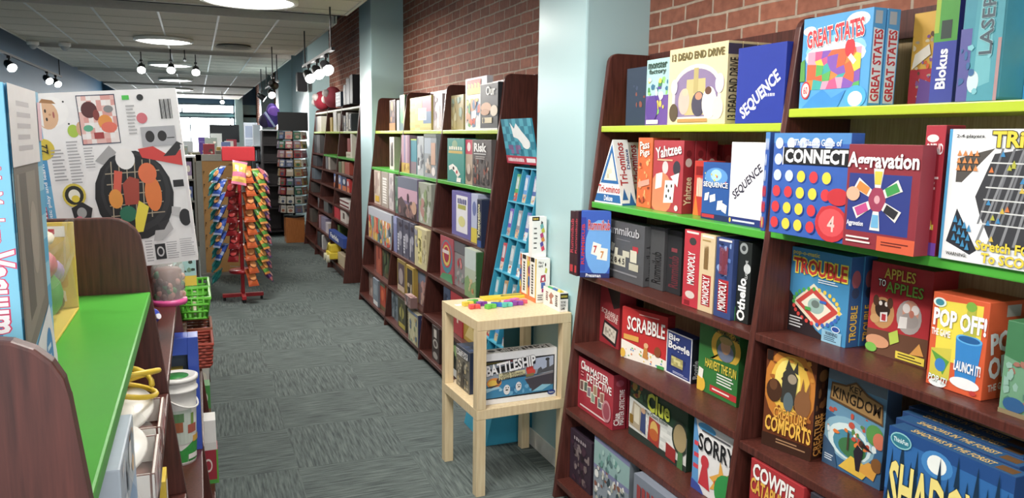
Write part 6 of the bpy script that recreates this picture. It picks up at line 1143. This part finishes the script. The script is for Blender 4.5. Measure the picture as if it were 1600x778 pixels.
game_box(.075, .12, .17, 'a02a38', 'crimson boxed toy with green base on the lowest shelf by the carpet', cat='toy box', name='toy_box', loc=(0.0, 3.8, .1005), rz=0, front=[('r', 0, 0, 1, .12, '4a9a3a'), ('r', .9, 0, 1, 1, '5aa83a'), ('e', .4, .55, .25, .2, 'e8d8d0'), ('e', .4, .55, .18, .14, 'a02a38')], sidecol='5aa83a')
game_box(.07, .12, .148, 'eeece8', 'plain white toy box stacked on the crimson one by the carpet', cat='toy box', name='toy_box', loc=(-.002, 3.8, .2712), rz=0, front=[('r', 0, 0, 1, .25, 'dcd9d4')])
TB = [('b83a3a', 'red'), ('4a9a4a', 'green'), ('d8c43a', 'yellow'), ('3a5ab0', 'blue'), ('d8d4cc', 'white'), ('d87a9a', 'pink'), ('8a6a4a', 'brown'), ('5ab0b0', 'aqua')]
k = 0
for zi, zz in ((0, 1.2005), (1, .9205), (2, .6005), (3, .1005)):
    for j in range(6):
        c, nm = TB[(k * 3 + zi) % 8]; y = 4.72 + j * .36 + (.05 if zi % 2 else 0)
        if 5.7 < y < 5.9: y += .12
        if 5.7 < y + .1 < 5.92: y -= .1
        game_box(.07, .12, .15 + .02 * (k % 4), c, '%s boxed toy, %s shelf of far left shelving, %s from near end' % (nm, ('top', 'upper middle', 'lower middle', 'lowest')[zi], ordinal(j)), cat='toy box', name='toy_box', loc=(.0 - .11 * zz + .025 - .03, y, zz), rz=0, front=[('e', .5, .6, .3, .2, 'e8e0d0'), ('r', 0, 0, 1, .25, TB[(k + 4) % 8][0])], step=.0004); k += 1
for i, (y, hh, c, nm) in enumerate(((3.75, .45, 'd9d6cc', 'tall cream'), (4.2, .3, '5a8a6a', 'mossy green'), (4.75, .42, 'cfcac4', 'pale grey'), (5.2, .34, 'b8a4c8', 'lilac'), (5.6, .3, 'd8c84a', 'yellow'))):
    if y < 4.6: z_, xx = 1.1255, -.19
    else: z_, xx = 1.375, -.2
    if z_ > 1.2:
        continue
    game_box(.2, .12, hh, c, nm + ' toy box on the upper shelf beyond the tilted grill box', cat='toy box', name='toy_box', loc=(xx, y, z_), rz=0, front=[('e', .6, .6, .25, .2, '9aa8a0'), ('l', .1, .1, .9, .3, 4, '8a8a88')])
# ================================================================== snack rack in the aisle
RX, RY = .41, 8.66
o = empty('snack_rack', (RX, RY, 0)); tag(o, 'red metal snack rack on a cross foot in the middle of the aisle', 'rack')
RED = M('c01c28', .35)
b = MB(); b.box(-.21, -.022, .035, .21, .022, .075, RED); b.build('foot_bar', o, bevel=.005)
b = MB(); b.box(-.022, -.21, .035, .022, -.0225, .075, RED); b.box(-.022, .0225, .035, .022, .21, .075, RED); b.build('foot_bar', o, bevel=.005)
for x, y in ((0, -.19), (0, .19), (-.19, 0), (.19, 0)):
    b = MB(); b.cyl((x, y, 0), (x, y, .035), .016, .013, BLACK, 12); b.build('rubber_foot', o)
b = MB(); b.cyl((0, 0, .075), (0, 0, 1.55), .02, .02, RED, 16); b.build('pole', o)
b = MB(); b.prism([(-.165, -.13), (.16, -.13), (.16, .13), (-.165, .13)], lambda a, c, t: (a, c, t), 1.5, 1.645, RED); b.build('topper', o, bevel=.006)
b = MB(); b.lathe([(.02, .3), (.13, .3), (.14, .32), (.13, .335), (.02, .335)], RED, 24); b.build('lower_plate', o)
COLS = [('teal', '2fa69c', '2a8f92', 182, 9, 1.43, '48c0b4', 'far left'), ('blue and orange', '3a5ab4', '9aa8c8', 216, 7, 1.44, 'e09a5a', 'left'), ('dark red', '8a1c22', '6a1418', 251, 6, 1.30, 'b83a3a', 'inner'), ('orange', 'd8642a', 'b04a20', 288, 9, 1.44, 'ec9a58', 'front'), ('green', '5a9a3a', 'e0903a', 321, 8, 1.41, 'e8a04a', 'right'), ('purple and pink', 'c8707a', '6a4a8a', 353, 9, 1.43, 'e0a8b0', 'far right')]
b = MB(); wire = M('a8a8a8', .3, 1.0)
for _, _, _, az, n_, z0, _, _ in COLS:
    a = radians(az)
    for k in range(n_): b.cyl((.018 * cos(a), .018 * sin(a), z0 - k * .135 + .01), (.125 * cos(a), .125 * sin(a), z0 - k * .135 + .025), .003, .003, wire, 6)
b.build('hooks', o)
def bag_mesh(c1, c2, seed):
    R = random.Random(seed); b = MB(); nu, nv = 9, 11; w, h = .112, .205
    for s in (-1, 1):
        vs = []
        for j in range(nv):
            for i in range(nu):
                u, v = i / (nu - 1), j / (nv - 1); e = (max(0, sin(pi * u)) ** .6) * (max(0, sin(pi * min(1, max(0, (v - .08) / .84)))) ** .6)
                vs.append(((u - .5) * w * (1 - .12 * sin(pi * v)), s * (.001 + .03 * e) + R.uniform(-.003, .003) * e, -h * (1 - v) + .01))
        for j in range(nv - 1):
            m = M('d9dcd8', .25) if j in (0, nv - 2) and False else M(c2, .25) if j in (0, nv - 2) or 3 <= j <= 4 else M(c1, .25)
            for i in range(nu - 1):
                q = (j * nu + i, j * nu + i + 1, (j + 1) * nu + i + 1, (j + 1) * nu + i)
                b.add([vs[x] for x in q], [(0, 1, 2, 3) if s < 0 else (3, 2, 1, 0)], m, True)
    return b
for ci, (nm, c1, c2, az, n_, z0, c3, place) in enumerate(COLS):
    proto = None; a = radians(az)
    for k in range(n_):
        if proto is None:
            proto = bag_mesh(c1, c2, ci).build('snack_bag')
            b = MB(); b.ball((0, -.03, -.1), (.038, .008, .042), M(c3, .3), 12, 6); b.build('printed_patch', proto); q = proto
        else: q = copy_tree(proto)
        rr = .196 + .006 * ((k * 7) % 3)
        q.location = (RX + rr * cos(a), RY + rr * sin(a), z0 - k * .135); q.rotation_euler = (radians(-34), 0, a + pi / 2 + .12 * ((k * 5) % 3 - 1))
        tag(q, '%s snack bag, %s from top in %s column of red rack' % (nm, ordinal(k), place), 'snack bag', nm + ' snack bags on the red rack')
q = bag_mesh('e8c05a', 'd87a9a', 77).build('snack_bag', None, (RX + .0, RY - .31, 1.49), (radians(-24), .2, .2)); q.scale = (1.35, 1.2, 1.25)
tag(q, 'large yellow and pink snack bag just under the red topper', 'snack bag')
# pegboard end panel behind the rack
o = empty('pegboard_stand', (.06, 10.35, 0)); tag(o, 'tan pegboard end panel in a grey frame behind the snack rack', 'stand')
b = MB(); b.box(0, 0, .03, .42, .02, 1.44, M('b98a4e', .7)); b.build('pegboard', o)
gm = M('8a8a84', .5)
for q in ((-.07, -.012, 0, 0, .03, 1.52), (.42, -.012, 0, .47, .03, 1.52)):
    b = MB(); b.box(*q, gm); b.build('post', o, bevel=.004)
b = MB(); b.box(-.07, -.012, 1.44, .47, .03, 1.52, M('a8a79e', .5)); b.build('top_bar', o)
b = MB(); b.box(-.05, -.1, 0, .47, -.013, .03, gm); b.build('base', o)
b = MB()
for k in range(7): b.cyl((.02, 0, .35 + .16 * k), (.02, -.06, .35 + .16 * k), .006, .006, BLACK, 6)
b.build('peg_hooks', o)
b = MB(); b.box(.05, .031, .05, .42, 2.2, 1.3, M('8f7b5c', .6)); b.build('side_cabinet', o)
# ------------------------------------------------------------------ book spinner on a wooden cube
SX, SY = 1.475, 13.22
b = MB(); b.box(-.15, -.15, 0, .15, .15, .42, wood('oak_cube', '9a5a2a', 'b8733c')); o = b.build('wooden_cube', None, (SX - .0, SY, 0), bevel=.004); tag(o, 'orange-brown wooden cube carrying the black book spinner', 'plinth')
o = empty('book_spinner', (SX, SY, .4205)); tag(o, 'black wire spinner crammed with small books standing on a wooden cube', 'spinner rack')
b = MB(); b.cyl((0, 0, 0), (0, 0, .03), .17, .17, BLACK, 24); b.build('base', o)
b = MB(); b.cyl((0, 0, .03), (0, 0, 1.5), .02, .02, BLACK, 12); b.build('pole', o)
for k in range(9):
    b = MB(); z = .08 + .15 * k
    b.tube([(.2 * cos(2 * pi * i / 24), .2 * sin(2 * pi * i / 24), z) for i in range(24)], .005, BLACK, 5, True); b.tube([(.2 * cos(2 * pi * i / 24), .2 * sin(2 * pi * i / 24), z + .05) for i in range(24)], .005, BLACK, 5, True)
    for i in range(8): b.cyl((0, 0, z), (.2 * cos(pi * i / 4), .2 * sin(pi * i / 4), z), .004, .004, BLACK, 5)
    b.build('tier', o)
b = MB(); b.box(-.22, -.02, 1.42, .26, .0, 1.72, M('121517', .8)); b.build('sign_board', o)
BC = ('7a565c', '5a6480', 'a8a498', '3a2630', '78282e', '8a784a', '2c5840', 'b0aba0', '665a72', '86503a', '303c54', '8a7e6c')
R = random.Random(3); proto = None
for k in range(9):
    for i in range(6):
        a = radians(185 + 33 * i); c = R.choice(BC)
        b = MB(); b.box(-.055, -.012, 0, .055, .012, .12, M(c, .4)); q = b.build('small_book', None, (SX + .23 * cos(a), SY + .23 * sin(a), .4205 + .085 + .15 * k), (radians(-8), 0, a + pi / 2))
        tag(q, 'small book in tier %d from the bottom of the wire spinner, %s from the left' % (k + 1, ordinal(i)), 'book', 'small books on the wire spinner')
        print_on(q, [('r', .1, .6, .9, .85, R.choice(('a8a49c', '8a8a90', '6a6058'))), ('e', .5, .3, .3, .2, R.choice(BC))], lambda u, v, e: ((u - .5) * .11, -.012 - e, v * .12), .9, step=.0008)
# ------------------------------------------------------------------ black racks beyond the spinner
def rack(name, x0, x1, y0, y1, h, zs, label, m=BLACK):
    o = empty(name, (x0, y0, 0)); tag(o, label, 'rack')
    w, d = x1 - x0, y1 - y0
    for x in (0, w - .02):
        b = MB(); b.box(x, 0, 0, x + .02, d, h, m); b.build('side_panel', o)
    b = MB(); b.box(.0205, d - .01, 0, w - .0205, d, h, m); b.build('back_panel', o)
    for z in zs:
        b = MB(); b.box(.0205, 0, z - .02, w - .0205, d - .0105, z, m); b.build('shelf', o)
    b = MB(); b.box(-.01, -.01, h, w + .01, d + .01, h + .02, M('d8dce0', .4)); b.build('top_board', o)
    return o
rack('magazine_rack', 1.0, 1.66, 15.2, 15.6, 1.55, (.1, .4, .7, 1.0, 1.28), 'black rack of book spines beyond the wire spinner, seen from the aisle')
R = random.Random(6)
for z in (.4, .7, 1.0, 1.28):
    x = 1.03; i = 0
    while x < 1.56 and i < 8:
        w = R.choice((.03, .045, .06)); b = MB(); b.box(0, 0, 0, w, .16, R.uniform(.17, .24), M(R.choice(('d8dce0', '8a929c', '4a5058', 'f0f2f4', 'c8ccd4', '54484c')), .4)); q = b.build('book', None, (x, 15.22, z + .0005))
        tag(q, '%s book from the left on the %s shelf of the black rack' % (ordinal(i), {.4: 'lowest', .7: 'second', 1.0: 'third', 1.28: 'top'}[z]), 'book', 'books on the black rack'); x += w + .012; i += 1
for x, hh, c, l in ((1.02, .38, 'cfd3da', 'tall white display box on top of the black rack'), (1.2, .2, '5a6a78', 'slate box on top of the black rack'), (1.42, .3, '2a3038', 'black box at the right end on top of the black rack')):
    game_box(.14, .1, hh, c, l, cat='box', name='box', loc=(x + .05, 15.3, 1.5705), rz=0, step=.0008)
o = empty('backpack', (1.23, 14.2, 1.905)); tag(o, 'purple and violet backpack hung high beside the far pilaster', 'backpack')
b = MB(); b.ball((0, 0, .14), (.15, .1, .15), M('3c2a78', .7), 18, 12); b.ball((.03, 0, .27), (.1, .08, .14), M('4a2f8a', .7), 16, 10); b.ball((-.1, .0, .1), (.1, .09, .12), M('241c40', .7), 14, 9); b.build('bag_body', o)
b = MB(); b.ball((.05, -.06, .27), (.1, .06, .09), M('8a5ac8', .6), 14, 8); b.build('front_pocket', o)
b = MB(); b.tube([(-.1, -.1, .25), (-.02, -.13, .12), (.06, -.11, .0)], .02, M('a8b4d8', .5), 8); b.build('strap', o)
rack('display_tower', 1.06, 1.4, 14.0, 14.4, 1.84, (.1, .5, .9, 1.3, 1.6), 'dark display tower with the purple backpack on top', M('2a2326', .5))
# ------------------------------------------------------------------ cluttered tables and counter near the windows
def counter(x0, x1, y0, y1, h, c, label):
    o = empty('display_table', (x0, y0, 0)); tag(o, label, 'table'); w, d = x1 - x0, y1 - y0
    b = MB(); b.box(0, 0, h - .05, w, d, h, M(c, .5)); b.build('tabletop', o, bevel=.004)
    b = MB(); b.box(.03, .03, .08, w - .03, d - .03, h - .0505, M('5a5248', .6)); b.build('cabinet', o)
    b = MB(); b.box(.05, .05, 0, w - .05, d - .05, .08, BLACK); b.build('plinth', o)
counter(-.45, .75, 13.0, 13.8, 1.38, '8a7d66', 'tall cluttered display table behind the red snack rack')
for x, y, w, d, hh, c, l in ((-.38, 13.15, .14, .16, .12, 'c8b48a', 'straw coloured box at the left end of the tall display table'), (-.2, 13.3, .16, .2, .2, '8a9a94', 'sage grey box on the tall display table'), (-.02, 13.1, .16, .16, .1, '6a6a52', 'low olive box on the tall display table'), (.14, 13.4, .16, .2, .26, '5a3a9a', 'purple box at the middle of the tall display table'), (.33, 13.15, .15, .2, .14, 'a89a84', 'sandy box on the tall display table'), (.5, 13.3, .13, .2, .28, 'e2e0dc', 'tall white box on the tall display table'), (.66, 13.1, .12, .2, .12, 'c8a83a', 'mustard box at the right end of the tall display table')):
    game_box(w, d, hh, c, l, cat='box', name='box', loc=(x, y, 1.3805), rz=0, front=[('b', int(x * 100) + 400, .1, .1, .9, .9, 'e0dcd0 6a6258 a89a88', 6, .14)], step=.0008)
counter(-.7, .9, 17.0, 18.0, 1.4, '6f6a60', 'second cluttered display table farther toward the windows')
for x, y, w, hh, c, l in ((-.6, 17.1, .2, .3, '3a4a5c', 'dark blue box on the second display table'), (-.3, 17.2, .3, .22, 'b8bcc0', 'wide silver box on the second display table'), (.05, 17.3, .2, .3, '5a3f96', 'violet box on the second display table'), (.3, 17.2, .22, .38, 'dcdcd8', 'tall pale box on the second display table'), (.6, 17.3, .2, .26, '9a2a3a', 'crimson box on the second display table')):
    game_box(w, .2, hh, c, l, cat='box', name='box', loc=(x + .1, y, 1.4005), rz=0, step=.0008)
counter(-1.9, -.9, 16.0, 17.0, 1.3, '4a5560', 'dark counter at the far left near the windows')
o = empty('monitor', (.62, 19.0, 1.36)); tag(o, 'black computer monitor silhouetted against the bright shop windows', 'monitor')
b = MB(); b.box(-.32, -.03, .22, .32, .02, .62, M('1e242c', .4)); b.build('screen', o, bevel=.01)
b = MB(); b.cyl((0, .03, .02), (0, .03, .3), .03, .03, BLACK); b.build('stand', o)
b = MB(); b.cyl((0, 0, 0), (0, 0, .02), .14, .14, BLACK, 20); b.build('base', o)
counter(.1, 1.2, 18.7, 19.4, 1.36, '4f5a62', 'cash desk with a monitor in front of the shop windows')
# tall poster stand catching the window light
o = empty('poster_stand', (1.02, 16.2, 0)); tag(o, 'pale poster stand right of the shop windows', 'stand')
b = MB(); b.box(-.13, -.012, 1.35, .13, .012, 2.0, M('d6d9e4', .4)); b.build('poster', o)
print_on(o, [('r', .1, .55, .9, .9, '9aa0b8'), ('l', .1, .1, .9, .5, 7, '8a8fa0')], lambda u, v, e: (-.13 + .26 * u, -.012 - e, 1.35 + .65 * v), .4, step=.0008)
b = MB(); b.cyl((0, 0, .02), (0, 0, 1.35), .015, .015, BLACK); b.build('pole', o)
b = MB(); b.cyl((0, 0, 0), (0, 0, .02), .17, .17, BLACK, 20); b.build('base', o)
# shelves along the dark left wall
rack('wall_rack', -2.8, -2.4, 9.0, 10.2, 1.8, (.1, .5, .9, 1.3), 'black rack standing against the dark blue left wall', M('2b3038', .5))
# grey rack of small boxed toys and boxes piled on the pegboard cabinet
rack('toy_rack', -.42, -.02, 9.7, 10.1, 1.5, (.1, .4, .7, 1.0, 1.25), 'grey rack of small boxes half hidden behind the tilted grill box', M('77766f', .6))
R = random.Random(21); PC = [('c8b48a', 'straw'), ('8a9a94', 'sage'), ('d8d4cc', 'white'), ('b83a4a', 'red'), ('5a6a9a', 'blue'), ('6a6258', 'brown'), ('c8a83a', 'mustard'), ('9a86a8', 'mauve')]
for zi, z in enumerate((.1, .4, .7, 1.0, 1.25)):
    for j in range(4):
        c, nm = PC[(zi * 3 + j) % 8]
        game_box(.07, .1, .14 + .02 * R.randint(0, 3), c, '%s box, %s from the left on the %s shelf of the grey rack' % (nm, ordinal(j), ('lowest', 'second', 'third', 'fourth', 'top')[zi]), cat='box', name='box', loc=(-.34 + .083 * j, 9.74, z + .0005), rz=0, front=[('e', .5, .6, .3, .2, 'e8e4d8'), ('r', 0, 0, 1, .2, PC[(zi + j + 3) % 8][0])], step=.0008)
for i, (x, y, w, hh) in enumerate(((.14, 10.5, .13, .2), (.3, 10.55, .14, .26), (.44, 10.5, .1, .18), (.16, 11.0, .14, .34), (.34, 11.1, .16, .3), (.2, 11.7, .16, .42), (.4, 11.8, .12, .36))):
    c, nm = PC[(i * 3 + 2) % 8]
    game_box(w, .14, hh, c, '%s box, %s from the front among boxes on the pegboard cabinet' % (nm, ordinal(i)), cat='box', name='box', loc=(x, y, 1.3005), rz=0, front=[('b', 500 + i, .1, .1, .9, .9, 'e8e4d8 6a6258 a89a88', 7, .14)], step=.0008)
